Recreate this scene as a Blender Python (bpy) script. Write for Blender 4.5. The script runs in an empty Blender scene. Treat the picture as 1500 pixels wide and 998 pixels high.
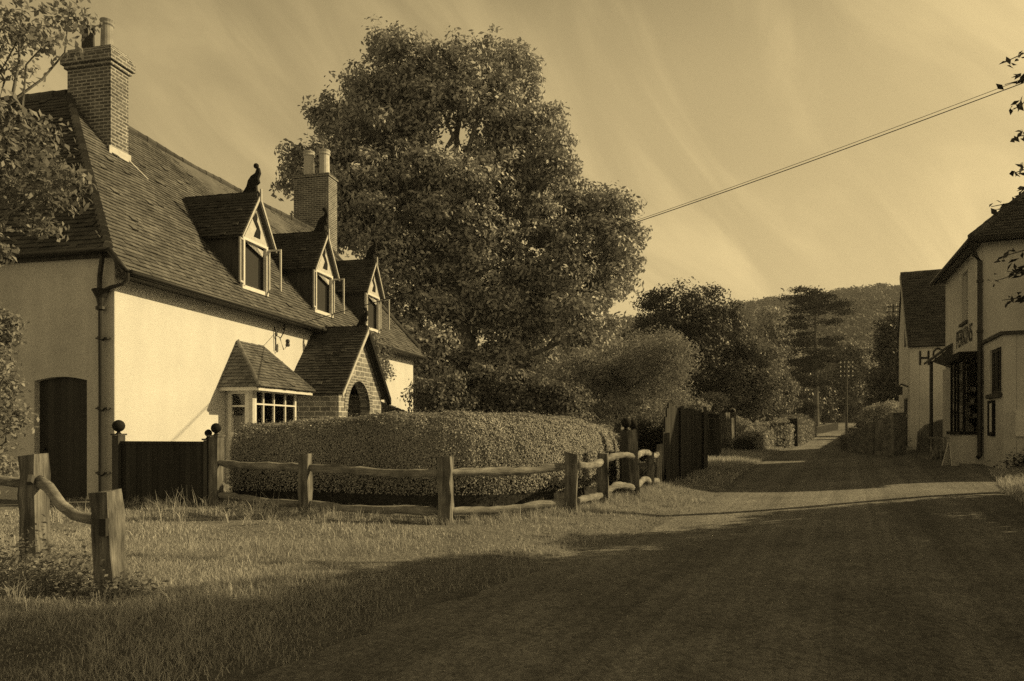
import bpy, bmesh, math, random
import numpy as np
from mathutils import Vector, Matrix
random.seed(7); RNG = np.random.default_rng(11)
R = math.radians
SC = bpy.context.scene
COL = SC.collection

# ------------------------------------------------------------------ camera
F = 1050.0; HX, HY = 750.0, 630.0; CAMZ = 1.4
cam = bpy.data.cameras.new("camera"); cam.sensor_width = 36; cam.lens = 36 * F / 1500
cam.shift_y = (HY - 499) / 1500; cam.clip_start = 0.05; cam.clip_end = 5000
camo = bpy.data.objects.new("camera", cam); COL.objects.link(camo)
camo.location = (0, 0, CAMZ); camo.rotation_euler = (R(90), 0, 0)
SC.camera = camo
# ------------------------------------------------------------------ light
TINT = (1.0, .766, .373)
SUN = Vector((1.055, .133, .55)).normalized()
sun_el = math.asin(SUN.z); sun_az = math.atan2(SUN.x, SUN.y)      # azimuth from +Y clockwise
w = bpy.data.worlds.new("World"); SC.world = w; w.use_nodes = True
nt = w.node_tree; N = nt.nodes; L = nt.links; N.clear()
out = N.new("ShaderNodeOutputWorld"); bg = N.new("ShaderNodeBackground")
sky = N.new("ShaderNodeTexSky"); sky.sky_type = 'NISHITA'; sky.sun_disc = False
sky.sun_elevation = sun_el; sky.sun_rotation = sun_az
sky.air_density = 1.0; sky.dust_density = 2.0; sky.ozone_density = 1.0
bw = N.new("ShaderNodeRGBToBW"); L.new(sky.outputs[0], bw.inputs[0])
# compress the brightness range of the sky like the old orthochromatic film did
pw = N.new("ShaderNodeMath"); pw.operation = 'POWER'; pw.inputs[1].default_value = .55
L.new(bw.outputs[0], pw.inputs[0])
tc = N.new("ShaderNodeTexCoord")
mp0 = N.new("ShaderNodeMapping"); mp0.inputs['Rotation'].default_value = (0, R(-50), 0); L.new(tc.outputs['Generated'], mp0.inputs[0])
mp = N.new("ShaderNodeMapping"); mp.inputs['Scale'].default_value = (1.1, 2.0, 4.2); L.new(mp0.outputs[0], mp.inputs[0])
n1 = N.new("ShaderNodeTexNoise"); n1.inputs['Scale'].default_value = 2.1; n1.inputs['Detail'].default_value = 6; n1.inputs['Roughness'].default_value = .55; n1.inputs['Distortion'].default_value = .9
L.new(mp.outputs[0], n1.inputs['Vector'])
cr = N.new("ShaderNodeMapRange"); cr.inputs[1].default_value = .40; cr.inputs[2].default_value = .72; cr.inputs[3].default_value = 0; cr.inputs[4].default_value = 1; cr.interpolation_type = 'SMOOTHSTEP'
L.new(n1.outputs[0], cr.inputs[0])
n2 = N.new("ShaderNodeTexNoise"); n2.inputs['Scale'].default_value = 1.6; n2.inputs['Detail'].default_value = 3
L.new(tc.outputs['Generated'], n2.inputs['Vector'])
mu = N.new("ShaderNodeMath"); mu.operation = 'MULTIPLY_ADD'; mu.inputs[1].default_value = .72; mu.inputs[2].default_value = 1.46
L.new(cr.outputs[0], mu.inputs[0])
mu2 = N.new("ShaderNodeMath"); mu2.operation = 'MULTIPLY_ADD'; mu2.inputs[1].default_value = .9; L.new(n2.outputs[0], mu2.inputs[0]); L.new(mu.outputs[0], mu2.inputs[2])
sx = N.new("ShaderNodeSeparateXYZ"); L.new(tc.outputs['Generated'], sx.inputs[0])
zd = N.new("ShaderNodeMapRange"); zd.interpolation_type = 'SMOOTHSTEP'; L.new(sx.outputs[2], zd.inputs[0])
zd.inputs[1].default_value = .40; zd.inputs[2].default_value = .80; zd.inputs[3].default_value = 1; zd.inputs[4].default_value = .12
pz = N.new("ShaderNodeMath"); pz.operation = 'MULTIPLY'; L.new(pw.outputs[0], pz.inputs[0]); L.new(zd.outputs[0], pz.inputs[1])
m3 = N.new("ShaderNodeMath"); m3.operation = 'MULTIPLY'; L.new(pz.outputs[0], m3.inputs[0]); L.new(mu2.outputs[0], m3.inputs[1])
tint = N.new("ShaderNodeMix"); tint.data_type = 'RGBA'; tint.blend_type = 'MULTIPLY'; tint.inputs[0].default_value = 1
L.new(m3.outputs[0], tint.inputs[6]); tint.inputs[7].default_value = (*TINT, 1)
L.new(tint.outputs[2], bg.inputs[0]); bg.inputs[1].default_value = .15
L.new(bg.outputs[0], out.inputs[0])
sl = bpy.data.lights.new("sun", 'SUN'); sl.energy = 5.0; sl.angle = R(.55); sl.color = TINT
so = bpy.data.objects.new("sun", sl); COL.objects.link(so)
so.rotation_euler = SUN.to_track_quat('Z', 'Y').to_euler(); so.location = (20, -5, 20)
vs = SC.view_settings
SC.display_settings.display_device = 'sRGB'
vs.view_transform = 'Standard'; vs.look = 'None'; vs.exposure = 0; vs.gamma = 1; vs.use_curve_mapping = False
SC.cycles.max_bounces = 6; SC.cycles.transparent_max_bounces = 8; SC.cycles.diffuse_bounces = 3
SC.cycles.use_denoising = False

def P(px, py, Y):                     # pixel of the photograph + distance -> world point
    return Vector(((px - HX) / F * Y, Y, CAMZ - (py - HY) / F * Y))
def sst(a, b, x):
    t = np.clip((np.asarray(x, float) - a) / (b - a), 0, 1); return t * t * (3 - 2 * t)
# ------------------------------------------------------------------ terrain
YS = [-60, 0, 2, 4, 5.25, 7, 10.5, 14.6, 18.5, 22, 28, 36, 46, 58, 70]
XLs = [-9, -5, -3.2, -1.5, -.9, .1, 2.1, 4.2, 5.8, 7.4, 10.3, 13.9, 18.9, 24.3, 29.8]
YR = [-60, 0, 5, 9, 12, 16, 18.5, 23.5, 26, 30, 36, 46, 58, 70]
XRs = [8, 4.6, 5.4, 6.7, 8.3, 10.7, 11.9, 13.9, 14.2, 14.6, 17.0, 22.2, 28.2, 33.6]
def XL(y): return np.interp(y, YS, XLs)
def XR(y): return np.interp(y, YR, XRs)
def H(x, y, ground=False):
    x = np.asarray(x, float); y = np.asarray(y, float)
    z = np.interp(y, [-60, 6, 9, 12, 15, 18.5, 24, 33, 46, 60, 75, 95, 130, 2000], [0, 0, .01, .04, .1, .2, .35, .6, .8, .9, .98, 2.2, 6, 6])
    xr = XR(np.minimum(y, 70)); xl = XL(np.minimum(y, 70))
    near = sst(3, 12, y) * (1 - sst(25, 32, y))
    z = z + .32 * near * sst(-5, 1.0, x - xr)
    z = z + .55 * sst(.2, 2.2, x - xr) * (1 - sst(14.3, 16.2, y))
    z = z + .35 * sst(.3, 2, x - xr) * sst(28, 34, y)
    z = z + .07 * sst(0, .9, xl - x) * (1 - sst(60, 70, y))
    z = z + .14 * np.exp(-(((x + 5.2) / 1.4) ** 2 + ((y - 6.9) / 1.0) ** 2))
    z = z + .03 * np.sin(x * 1.7 + y * .6) * np.sin(y * 1.3 - x * .4) * sst(.3, 1.5, xl - x)
    hill = np.interp(x / np.maximum(y, 1), [-1, -.2, .2, .31, .42, .55, .8, 1.5], [25, 36, 47, 53, 58, 64, 70, 50])
    z = z + sst(125, 370, y) * (1 - .5 * sst(420, 900, y)) * (hill - 6)
    if ground:
        ins = sst(.05, .35, x - xl) * sst(.05, .35, xr - x) * (y < 71)
        z = z - .07 * ins
    return z
def gz(x, y): return float(H(x, y))
def GP(px, py):                       # ray through the pixel to the ground
    r = (px - HX) / F; k = (py - HY) / F
    Y = 2.0
    while Y < 80:
        if CAMZ - k * Y <= gz(r * Y, Y): break
        Y += .02
    return Vector((r * Y, Y, gz(r * Y, Y)))

# ------------------------------------------------------------------ materials
def mat(name, base=.3, rough=.8, spec=.3, var=None, bump=None, isl=0.0, coords='Object', extra=None, metal=0):
    """var=(scale, amount, detail) mottles the colour, bump=(scale, distance), isl = per-piece variation"""
    m = bpy.data.materials.new(name); m.use_nodes = True
    t = m.node_tree; nn = t.nodes; ll = t.links
    b = nn["Principled BSDF"]; b.inputs['Roughness'].default_value = rough
    b.inputs['Specular IOR Level'].default_value = spec; b.inputs['Metallic'].default_value = metal
    co = nn.new("ShaderNodeTexCoord")
    val = nn.new("ShaderNodeValue"); val.outputs[0].default_value = base; cur = val.outputs[0]
    def mul(a, bb):
        x = nn.new("ShaderNodeMath"); x.operation = 'MULTIPLY'; ll.new(a, x.inputs[0])
        if isinstance(bb, float): x.inputs[1].default_value = bb
        else: ll.new(bb, x.inputs[1])
        return x.outputs[0]
    def noise(scale, det=4, stretch=None, rgh=.55):
        n = nn.new("ShaderNodeTexNoise"); n.inputs['Scale'].default_value = scale; n.inputs['Detail'].default_value = det; n.inputs['Roughness'].default_value = rgh
        src = co.outputs[coords]
        if stretch:
            mm = nn.new("ShaderNodeMapping"); mm.inputs['Scale'].default_value = stretch; ll.new(src, mm.inputs[0]); src = mm.outputs[0]
        ll.new(src, n.inputs['Vector']); return n.outputs[0]
    def remap(s, lo, hi, a=.3, bb=.7):
        r = nn.new("ShaderNodeMapRange"); ll.new(s, r.inputs[0]); r.inputs[1].default_value = a; r.inputs[2].default_value = bb
        r.inputs[3].default_value = lo; r.inputs[4].default_value = hi; return r.outputs[0]
    if var:
        for (s, a, d, *st) in ([var] if not isinstance(var, list) else var):
            cur = mul(cur, remap(noise(s, d, st[0] if st else None), 1 - a, 1 + a))
    if isl:
        g = nn.new("ShaderNodeNewGeometry" if name != 'shop_goods' else "ShaderNodeObjectInfo"); cur = mul(cur, remap(g.outputs['Random Per Island' if name != 'shop_goods' else 'Random'], 1 - isl, 1 + isl, 0, 1))
    hgt = None
    if extra: cur, hgt = extra(nn, ll, co, cur, mul, noise, remap)
    c = nn.new("ShaderNodeCombineColor")
    for i in range(3): ll.new(cur, c.inputs[i])
    ll.new(c.outputs[0], b.inputs['Base Color'])
    if bump or hgt:
        bp = nn.new("ShaderNodeBump"); bp.inputs['Strength'].default_value = 1
        if hgt is not None and bump:
            bp0 = nn.new("ShaderNodeBump"); bp0.inputs['Strength'].default_value = 1; bp0.inputs['Distance'].default_value = .012
            ll.new(hgt, bp0.inputs['Height']); ll.new(bp0.outputs[0], bp.inputs['Normal'])
        if bump:
            bp.inputs['Distance'].default_value = bump[1]; ll.new(noise(bump[0], 5, bump[2] if len(bump) > 2 else None, .65), bp.inputs['Height'])
        else:
            bp.inputs['Distance'].default_value = .012; ll.new(hgt, bp.inputs['Height'])
        ll.new(bp.outputs[0], b.inputs['Normal'])
    return m
def brick_extra(mortar=1.9, bw_=.225, bh=.075, ms=.017):
    def f(nn, ll, co, cur, mul, noise, remap):
        br = nn.new("ShaderNodeTexBrick"); ll.new(co.outputs['UV'], br.inputs['Vector'])
        br.inputs['Scale'].default_value = 1; br.inputs['Brick Width'].default_value = bw_; br.inputs['Row Height'].default_value = bh
        br.inputs['Mortar Size'].default_value = ms; br.inputs['Mortar Smooth'].default_value = .3; br.inputs['Bias'].default_value = -.1
        br.inputs['Color1'].default_value = (.6, .6, .6, 1); br.inputs['Color2'].default_value = (1.25, 1.25, 1.25, 1); br.inputs['Mortar'].default_value = (mortar,) * 3 + (1,)
        b2 = nn.new("ShaderNodeRGBToBW"); ll.new(br.outputs['Color'], b2.inputs[0])
        iv = nn.new("ShaderNodeMath"); iv.operation = 'SUBTRACT'; iv.inputs[0].default_value = 1; ll.new(br.outputs['Fac'], iv.inputs[1])
        return mul(cur, b2.outputs[0]), iv.outputs[0]
    return f
def boards_extra(wd=.12, groove=.25):
    def f(nn, ll, co, cur, mul, noise, remap):
        sp = nn.new("ShaderNodeSeparateXYZ"); ll.new(co.outputs['UV'], sp.inputs[0])
        d = nn.new("ShaderNodeMath"); d.operation = 'DIVIDE'; ll.new(sp.outputs[0], d.inputs[0]); d.inputs[1].default_value = wd
        fr = nn.new("ShaderNodeMath"); fr.operation = 'FRACT'; ll.new(d.outputs[0], fr.inputs[0])
        fl = nn.new("ShaderNodeMath"); fl.operation = 'FLOOR'; ll.new(d.outputs[0], fl.inputs[0])
        wn = nn.new("ShaderNodeTexWhiteNoise"); wn.noise_dimensions = '1D'; ll.new(fl.outputs[0], wn.inputs['W'])
        g = remap(fr.outputs[0], groove, 1.0, 0, .1)
        c2 = mul(cur, g); return mul(c2, remap(wn.outputs[0], .7, 1.4, 0, 1)), fr.outputs[0]
    return f
def leafmat(name, base, isl=.45, trans=.2, rough=.42, spec=.5):
    m = mat(name, base, rough, spec, isl=isl, var=(.6, .25, 2))
    t = m.node_tree; nn = t.nodes; ll = t.links; b = nn["Principled BSDF"]
    tr = nn.new("ShaderNodeBsdfTranslucent"); mx = nn.new("ShaderNodeMixShader"); mx.inputs[0].default_value = trans
    o = nn["Material Output"]; tr.inputs[0].default_value = (base * 1.5,) * 3 + (1,)
    ll.new(b.outputs[0], mx.inputs[1]); ll.new(tr.outputs[0], mx.inputs[2]); ll.new(mx.outputs[0], o.inputs[0])
    return m
M = {}
M['render'] = mat('white_roughcast', .665, .9, .2, var=[(1.2, .05, 4), (2.2, .04, 5, (1, 1, .12)), (38, .07, 3)], bump=(55, .012))
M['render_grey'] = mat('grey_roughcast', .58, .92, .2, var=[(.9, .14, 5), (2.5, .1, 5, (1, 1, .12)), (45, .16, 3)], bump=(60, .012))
M['shop_render'] = mat('cream_render', .58, .9, .2, var=[(.6, .14, 5), (3, .08, 4, (1, 1, .15)), (60, .06, 2)], bump=(40, .004))
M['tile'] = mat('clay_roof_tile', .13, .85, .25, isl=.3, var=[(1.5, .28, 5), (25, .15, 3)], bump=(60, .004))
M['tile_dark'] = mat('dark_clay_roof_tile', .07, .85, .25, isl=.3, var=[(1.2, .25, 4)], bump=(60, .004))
M['brick'] = mat('red_brick', .17, .88, .25, var=[(3, .25, 5), (40, .2, 3)], bump=(70, .004), extra=brick_extra(2.3))
M['brick_chimney'] = mat('sooty_brick', .13, .88, .25, var=[(2.5, .3, 5), (40, .2, 3)], bump=(70, .004), extra=brick_extra(2.6))
M['porch_block'] = mat('porch_brick', .26, .88, .25, var=[(3, .22, 5), (40, .15, 3)], bump=(60, .004), extra=brick_extra(1.9, .30, .125, .02))
M['clay_pot'] = mat('clay_pot', .28, .75, .3, var=[(5, .25, 4)], bump=(40, .003))
M['clay_pot_dark'] = mat('sooty_clay_pot', .05, .8, .3, var=[(5, .25, 4)])
M['paint'] = mat('white_gloss_paint', .68, .5, .4, var=[(9, .1, 4)])
M['paint_gable'] = mat('pale_board_paint', .5, .6, .35, var=[(9, .14, 4)], bump=(90, .002))
M['dark_paint'] = mat('black_paint', .016, .85, .15, var=[(9, .3, 4)])
M['iron'] = mat('black_iron', .02, .5, .45, var=[(18, .3, 4)], bump=(80, .002))
M['creosote'] = mat('creosoted_boards', .03, .8, .25, var=[(6, .35, 5, (1, 1, .1))], extra=boards_extra(.11))
M['creosote_lath'] = mat('dark_fence_boards', .035, .8, .25, var=[(6, .4, 5, (1, 1, .1))], extra=boards_extra(.16, .45))
M['door'] = mat('dark_plank_door', .028, .7, .3, var=[(6, .3, 5, (1, 1, .1))], extra=boards_extra(.14, .6))
M['oak'] = mat('weathered_oak', .16, .9, .15, var=[(11, .6, 6, (1, 1, .1)), (45, .4, 4, (1, 1, .08)), (3.5, .35, 4)], bump=(30, .03, (1, 1, .06)))
M['oak_rail'] = mat('weathered_oak_rail', .25, .88, .2, var=[(9, .4, 6, (.3, .3, 1)), (50, .3, 4, (.12, .12, 1)), (3.5, .35, 4)], bump=(30, .03, (.1, .1, 1)))
M['oak_dark'] = mat('dark_oak', .07, .85, .25, var=[(9, .3, 6, (1, 1, .12))], bump=(45, .008, (1, 1, .07)))
M['bark'] = mat('tree_bark', .13, .9, .2, var=[(6, .35, 6, (1, 1, .25))], bump=(14, .03, (1, 1, .25)))
M['stone'] = mat('rubble_stone', .2, .9, .2, var=[(3.5, .4, 5), (20, .25, 4)], bump=(7, .05))
M['leaf_big'] = leafmat('walnut_leaves', .36, .5, .10, .5, .3)
M['leaf_dark'] = leafmat('holly_leaves', .07, .5, .12, .5, .3)
M['leaf_pine'] = leafmat('pine_needles', .035, .4, .05, .7, .2)
M['leaf_mid'] = leafmat('shrub_leaves', .17, .5, .2, .55, .25)
M['leaf_fine'] = leafmat('feathery_leaves', .27, .5, .25, .6, .3)
M['leaf_light'] = leafmat('pale_leaves', .32, .45, .25, .55, .25)
M['leaf_hedge'] = leafmat('privet_leaves', .36, .45, .08, .6, .25)
M['leaf_near'] = leafmat('near_leaves', .24, .45, .3, .5, .3)
M['leaf_sil'] = leafmat('silhouette_leaves', .05, .4, .1, .5, .3)  # dark base colour paints the silhouette look into these leaves
M['leaf_forest'] = leafmat('woodland_leaves', .12, .18, .12, .7, .2)
M['hedge_core'] = mat('hedge_twigs', .05, .95, .1, var=[(14, .4, 4)], bump=(30, .03))
M['grass'] = leafmat('grass_blades', .40, .55, .25, .55, .3)
M['window_sheet'] = mat('net_curtain', .3, .9, .1, var=[(20, .2, 3, (1, 1, .05))])
M['dark_room'] = mat('dark_interior', .05, .9, .1)  # dark colour in place of the shade inside rooms and hollows
M['goods'] = mat('shop_goods', .6, .7, .3, isl=.7)
M['sign_paint'] = mat('black_lettering', .02, .6, .3)
M['wire'] = mat('telephone_wire', .05, .6, .3)
M['ceramic'] = mat('brown_insulator', .03, .3, .6)
M['card'] = mat('white_card', .7, .7, .2, var=[(12, .15, 3)])
def glass():
    m = bpy.data.materials.new('window_glass'); m.use_nodes = True; t = m.node_tree; nn = t.nodes; ll = t.links
    o = nn["Material Output"]; nn.remove(nn["Principled BSDF"])
    a = nn.new("ShaderNodeBsdfTransparent"); a.inputs[0].default_value = (.75, .75, .75, 1)
    g = nn.new("ShaderNodeBsdfGlossy"); g.inputs['Roughness'].default_value = .03; g.inputs[0].default_value = (.9, .9, .9, 1)
    fr = nn.new("ShaderNodeFresnel"); fr.inputs[0].default_value = 1.5
    x = nn.new("ShaderNodeMixShader"); ll.new(fr.outputs[0], x.inputs[0]); ll.new(a.outputs[0], x.inputs[1]); ll.new(g.outputs[0], x.inputs[2]); ll.new(x.outputs[0], o.inputs[0])
    return m
M['glass'] = glass()
def ground_extra(nn, ll, co, cur, mul, noise, remap):
    n = noise(.35, 5); return mul(cur, remap(n, .6, 1.4)), None
M['ground'] = mat('grassy_earth', .21, .95, .1, var=[(1.3, .25, 6), (24, .35, 5)], bump=(16, .05), extra=ground_extra)
def road_extra(nn, ll, co, cur, mul, noise, remap):
    rt = nn.new("ShaderNodeMapping"); rt.inputs['Rotation'].default_value = (0, 0, R(25)); ll.new(co.outputs['Object'], rt.inputs[0])   # lane direction -> y
    def tn(scale, st, det, a, b):
        m_ = nn.new("ShaderNodeMapping"); m_.inputs['Scale'].default_value = st; ll.new(rt.outputs[0], m_.inputs[0])
        n = nn.new("ShaderNodeTexNoise"); n.inputs['Scale'].default_value = scale; n.inputs['Detail'].default_value = det; n.inputs['Distortion'].default_value = .15; ll.new(m_.outputs[0], n.inputs['Vector']); return remap(n.outputs[0], a, b)
    cur = mul(cur, tn(1, (2.2, .06, 1), 5, .78, 1.24)); cur = mul(cur, tn(1, (8, .12, 1), 4, .86, 1.15)); cur = mul(cur, tn(.9, (1, 1, 1), 6, .82, 1.2))
    vo = nn.new("ShaderNodeTexVoronoi"); vo.inputs['Scale'].default_value = 30; ll.new(co.outputs['Object'], vo.inputs['Vector'])
    cur = mul(cur, remap(vo.outputs['Color'], .72, 1.3, .1, .9))
    return cur, vo.outputs['Distance']
M['road'] = mat('dusty_road', .23, .95, .15, var=[(.35, .14, 5), (4, .12, 5), (90, .4, 3)], bump=(45, .018), extra=road_extra)

# ------------------------------------------------------------------ mesh helpers
class MB:
    def __init__(s): s.v = []; s.f = []
    def add(s, vs, fs):
        n = len(s.v); s.v += [tuple(p) for p in vs]; s.f += [tuple(i + n for i in f) for f in fs]
    def box(s, x0, x1, y0, y1, z0, z1, rot=None, c=None):
        p = [(x, y, z) for x in (x0, x1) for y in (y0, y1) for z in (z0, z1)]
        if rot is not None:
            c = Vector(c) if c is not None else Vector(((x0 + x1) / 2, (y0 + y1) / 2, (z0 + z1) / 2))
            p = [c + rot @ (Vector(q) - c) for q in p]
        s.add(p, [(0, 1, 3, 2), (4, 6, 7, 5), (0, 4, 5, 1), (2, 3, 7, 6), (0, 2, 6, 4), (1, 5, 7, 3)]); return s
    def prism(s, pts, d):              # planar polygon pts (3-D) extruded by vector d
        n = len(pts); d = Vector(d); a = [Vector(p) for p in pts]; b = [p + d for p in a]
        s.add(a + b, [tuple(range(n))[::-1], tuple(range(n, 2 * n))] + [(i, (i + 1) % n, n + (i + 1) % n, n + i) for i in range(n)]); return s
    def tube(s, pts, rad, seg=8, cap=True, squash=1.0):
        pts = [Vector(p) for p in pts]; n = len(pts)
        if not isinstance(rad, (list, tuple)): rad = [rad] * n
        ref = Vector((0, 0, 1)); rings = []
        for i, p in enumerate(pts):
            t = (pts[min(i + 1, n - 1)] - pts[max(i - 1, 0)]).normalized()
            rf = ref if abs(t.z) < .95 else Vector((0, 1, 0))
            a = t.cross(rf).normalized(); b = a.cross(t)
            rings.append([p + (a * math.cos(2 * math.pi * k / seg) + b * math.sin(2 * math.pi * k / seg) * squash) * rad[i] for k in range(seg)])
        vs_ = [q for r in rings for q in r]; fs = []
        for i in range(n - 1):
            for k in range(seg):
                k2 = (k + 1) % seg; fs.append((i * seg + k, i * seg + k2, (i + 1) * seg + k2, (i + 1) * seg + k))
        if cap: fs += [tuple(range(seg))[::-1], tuple((n - 1) * seg + k for k in range(seg))]
        s.add(vs_, fs); return s
    def lathe(s, c, prof, seg=16):     # prof list of (r, z)
        vs_ = [(c[0] + r * math.cos(2 * math.pi * k / seg), c[1] + r * math.sin(2 * math.pi * k / seg), c[2] + z) for r, z in prof for k in range(seg)]
        fs = [(i * seg + k, i * seg + (k + 1) % seg, (i + 1) * seg + (k + 1) % seg, (i + 1) * seg + k) for i in range(len(prof) - 1) for k in range(seg)]
        fs += [tuple(range(seg))[::-1], tuple((len(prof) - 1) * seg + k for k in range(seg))]
        s.add(vs_, fs); return s
    def ball(s, c, r, seg=14):
        prof = [(max(r * math.sin(a), .002), -r * math.cos(a)) for a in [math.pi * i / 8 for i in range(9)]]
        return s.lathe(c, prof, seg)
    def build(s, name, m, parent=None, smooth=False, warp=None, rough=0):
        me = bpy.data.meshes.new(name)
        vs_ = s.v
        if warp: vs_ = [warp(*p) for p in vs_]
        if rough: vs_ = [tuple(q + random.uniform(-rough, rough) for q in p) for p in vs_]
        me.from_pydata(vs_, [], s.f); me.update()
        bm = bmesh.new(); bm.from_mesh(me); bmesh.ops.recalc_face_normals(bm, faces=bm.faces)
        uv = bm.loops.layers.uv.new("UVMap")
        for f in bm.faces:
            n = f.normal
            if abs(n.z) > .9: t = Vector((1, 0, 0)); b = Vector((0, 1, 0))
            else: t = Vector((-n.y, n.x, 0)).normalized(); b = n.cross(t)
            for l in f.loops: l[uv].uv = (l.vert.co.dot(t), l.vert.co.dot(b))
            f.smooth = smooth
        bm.to_mesh(me); bm.free()
        me.materials.append(M[m] if isinstance(m, str) else m)
        o = bpy.data.objects.new(name, me); COL.objects.link(o)
        if parent is not None: o.parent = parent
        return o
def tag(o, label, cat, group=None):
    o['label'] = label; o['category'] = cat
    if group: o['group'] = group
    return o
def empty(name, loc, rz=0, label=None, cat=None, group=None):
    o = bpy.data.objects.new(name, None); COL.objects.link(o); o.location = loc; o.rotation_euler = (0, 0, rz); o.empty_display_size = .2
    return tag(o, label, cat, group)
def offset(mb, loc):                   # world -> local for an unrotated empty
    mb.v = [(p[0] - loc[0], p[1] - loc[1], p[2] - loc[2]) for p in mb.v]; return mb
def raw_mesh(name, V, Fq, m, parent=None, smooth=False):   # V (n,3), Fq (k,4) quads
    me = bpy.data.meshes.new(name); V = np.ascontiguousarray(V, dtype=np.float32); Fq = np.ascontiguousarray(Fq, dtype=np.int32)
    me.vertices.add(len(V)); me.vertices.foreach_set('co', V.ravel())
    k = Fq.shape[1]
    me.loops.add(Fq.size); me.loops.foreach_set('vertex_index', Fq.ravel())
    me.polygons.add(len(Fq)); me.polygons.foreach_set('loop_start', np.arange(0, Fq.size, k, dtype=np.int32))
    try: me.polygons.foreach_set('loop_total', np.full(len(Fq), k, dtype=np.int32))
    except Exception: pass
    if smooth: me.polygons.foreach_set('use_smooth', np.ones(len(Fq), bool))
    me.update(); me.materials.append(M[m])
    o = bpy.data.objects.new(name, me); COL.objects.link(o)
    if parent is not None: o.parent = parent
    return o
def unit(a): return a / np.maximum(np.linalg.norm(a, axis=1, keepdims=True), 1e-9)
def leaves(C, Nrm, size, asp=.5, jit=.6, droop=.0):
    """one folded leaf quad per centre; C, Nrm (n,3)"""
    n = len(C); Nn = unit(Nrm + RNG.normal(0, jit, (n, 3))); rnd = RNG.normal(0, 1, (n, 3)); rnd[:, 2] -= droop
    T = unit(rnd - Nn * np.sum(rnd * Nn, 1, keepdims=True)); B = np.cross(Nn, T)
    s = size * RNG.uniform(.6, 1.35, (n, 1))
    a = C - T * s * .5; t = C + T * s * .5; fold = Nn * s * RNG.uniform(.02, .16, (n, 1))
    l = C + B * s * asp * .5 + fold; r = C - B * s * asp * .5 + fold
    V = np.stack([a, l, t, r], 1).reshape(-1, 3); Fq = np.arange(4 * n).reshape(n, 4)
    return V, Fq
def blob_points(blobs, n, clump=.55, per=30, shell=(.55, 1.02), flat=.62):
    """leaf centres in twig clumps scattered through ellipsoids (x,y,z,rx,ry,rz)"""
    B = np.array(blobs, float); nb0 = len(B)
    if shell[0] < .8:                   # smaller boughs standing out of each mass
        k = np.repeat(np.arange(nb0), 6); dd = unit(RNG.normal(0, 1, (len(k), 3)) + np.array([0, 0, .25])); sr = RNG.uniform(.24, .42, (len(k), 1))
        B = np.concatenate([B * np.array([1, 1, 1, .84, .84, .84]), np.concatenate([B[k, :3] + dd * B[k, 3:] * .76, B[k, 3:] * sr * np.array([1.15, 1.15, .8])], 1)])
    vol = (B[:, 3] * B[:, 4] * B[:, 5]) ** .72; pr = vol / vol.sum()
    nc = max(1, n // per); idx = RNG.choice(len(B), nc, p=pr)
    d = unit(RNG.normal(0, 1, (nc, 3))); rr = RNG.uniform(shell[0] ** 2, shell[1] ** 2, (nc, 1)) ** .5
    wob = 1 + .14 * np.sin(d[:, :1] * 5 + idx[:, None]) + .12 * np.sin(d[:, 2:] * 7 + idx[:, None] * 2)
    cc = B[idx, :3] + d * B[idx, 3:] * rr * wob
    p = np.repeat(cc, per, 0); dd = np.repeat(d, per, 0); m = len(p)
    cs = np.repeat(RNG.uniform(.5, 1.3, (nc, 1)), per, 0)
    off = RNG.normal(0, 1, (m, 3)); off *= np.minimum(1, 1.7 / np.linalg.norm(off, axis=1, keepdims=True)); off = off * clump * cs * .5; off[:, 2] *= flat
    par = np.concatenate([np.arange(nb0), np.repeat(np.arange(nb0), 6)]) if len(B) > nb0 else np.arange(nb0)
    return p + off, unit(dd * .7 + off / clump + np.array([0, 0, .55])), cc, par[idx]
def limb(mb, a, b, r0, r1, wig=.06, seg=6, n=5):
    a = Vector(a); b = Vector(b); d = (b - a).length; pts = []
    for i in range(n + 1):
        t = i / n; p = a.lerp(b, t)
        if 0 < i < n: p += Vector([random.uniform(-1, 1) * d * wig for _ in range(3)])
        pts.append(p)
    mb.tube(pts, [r0 + (r1 - r0) * (i / n) for i in range(n + 1)], seg); return pts
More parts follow.
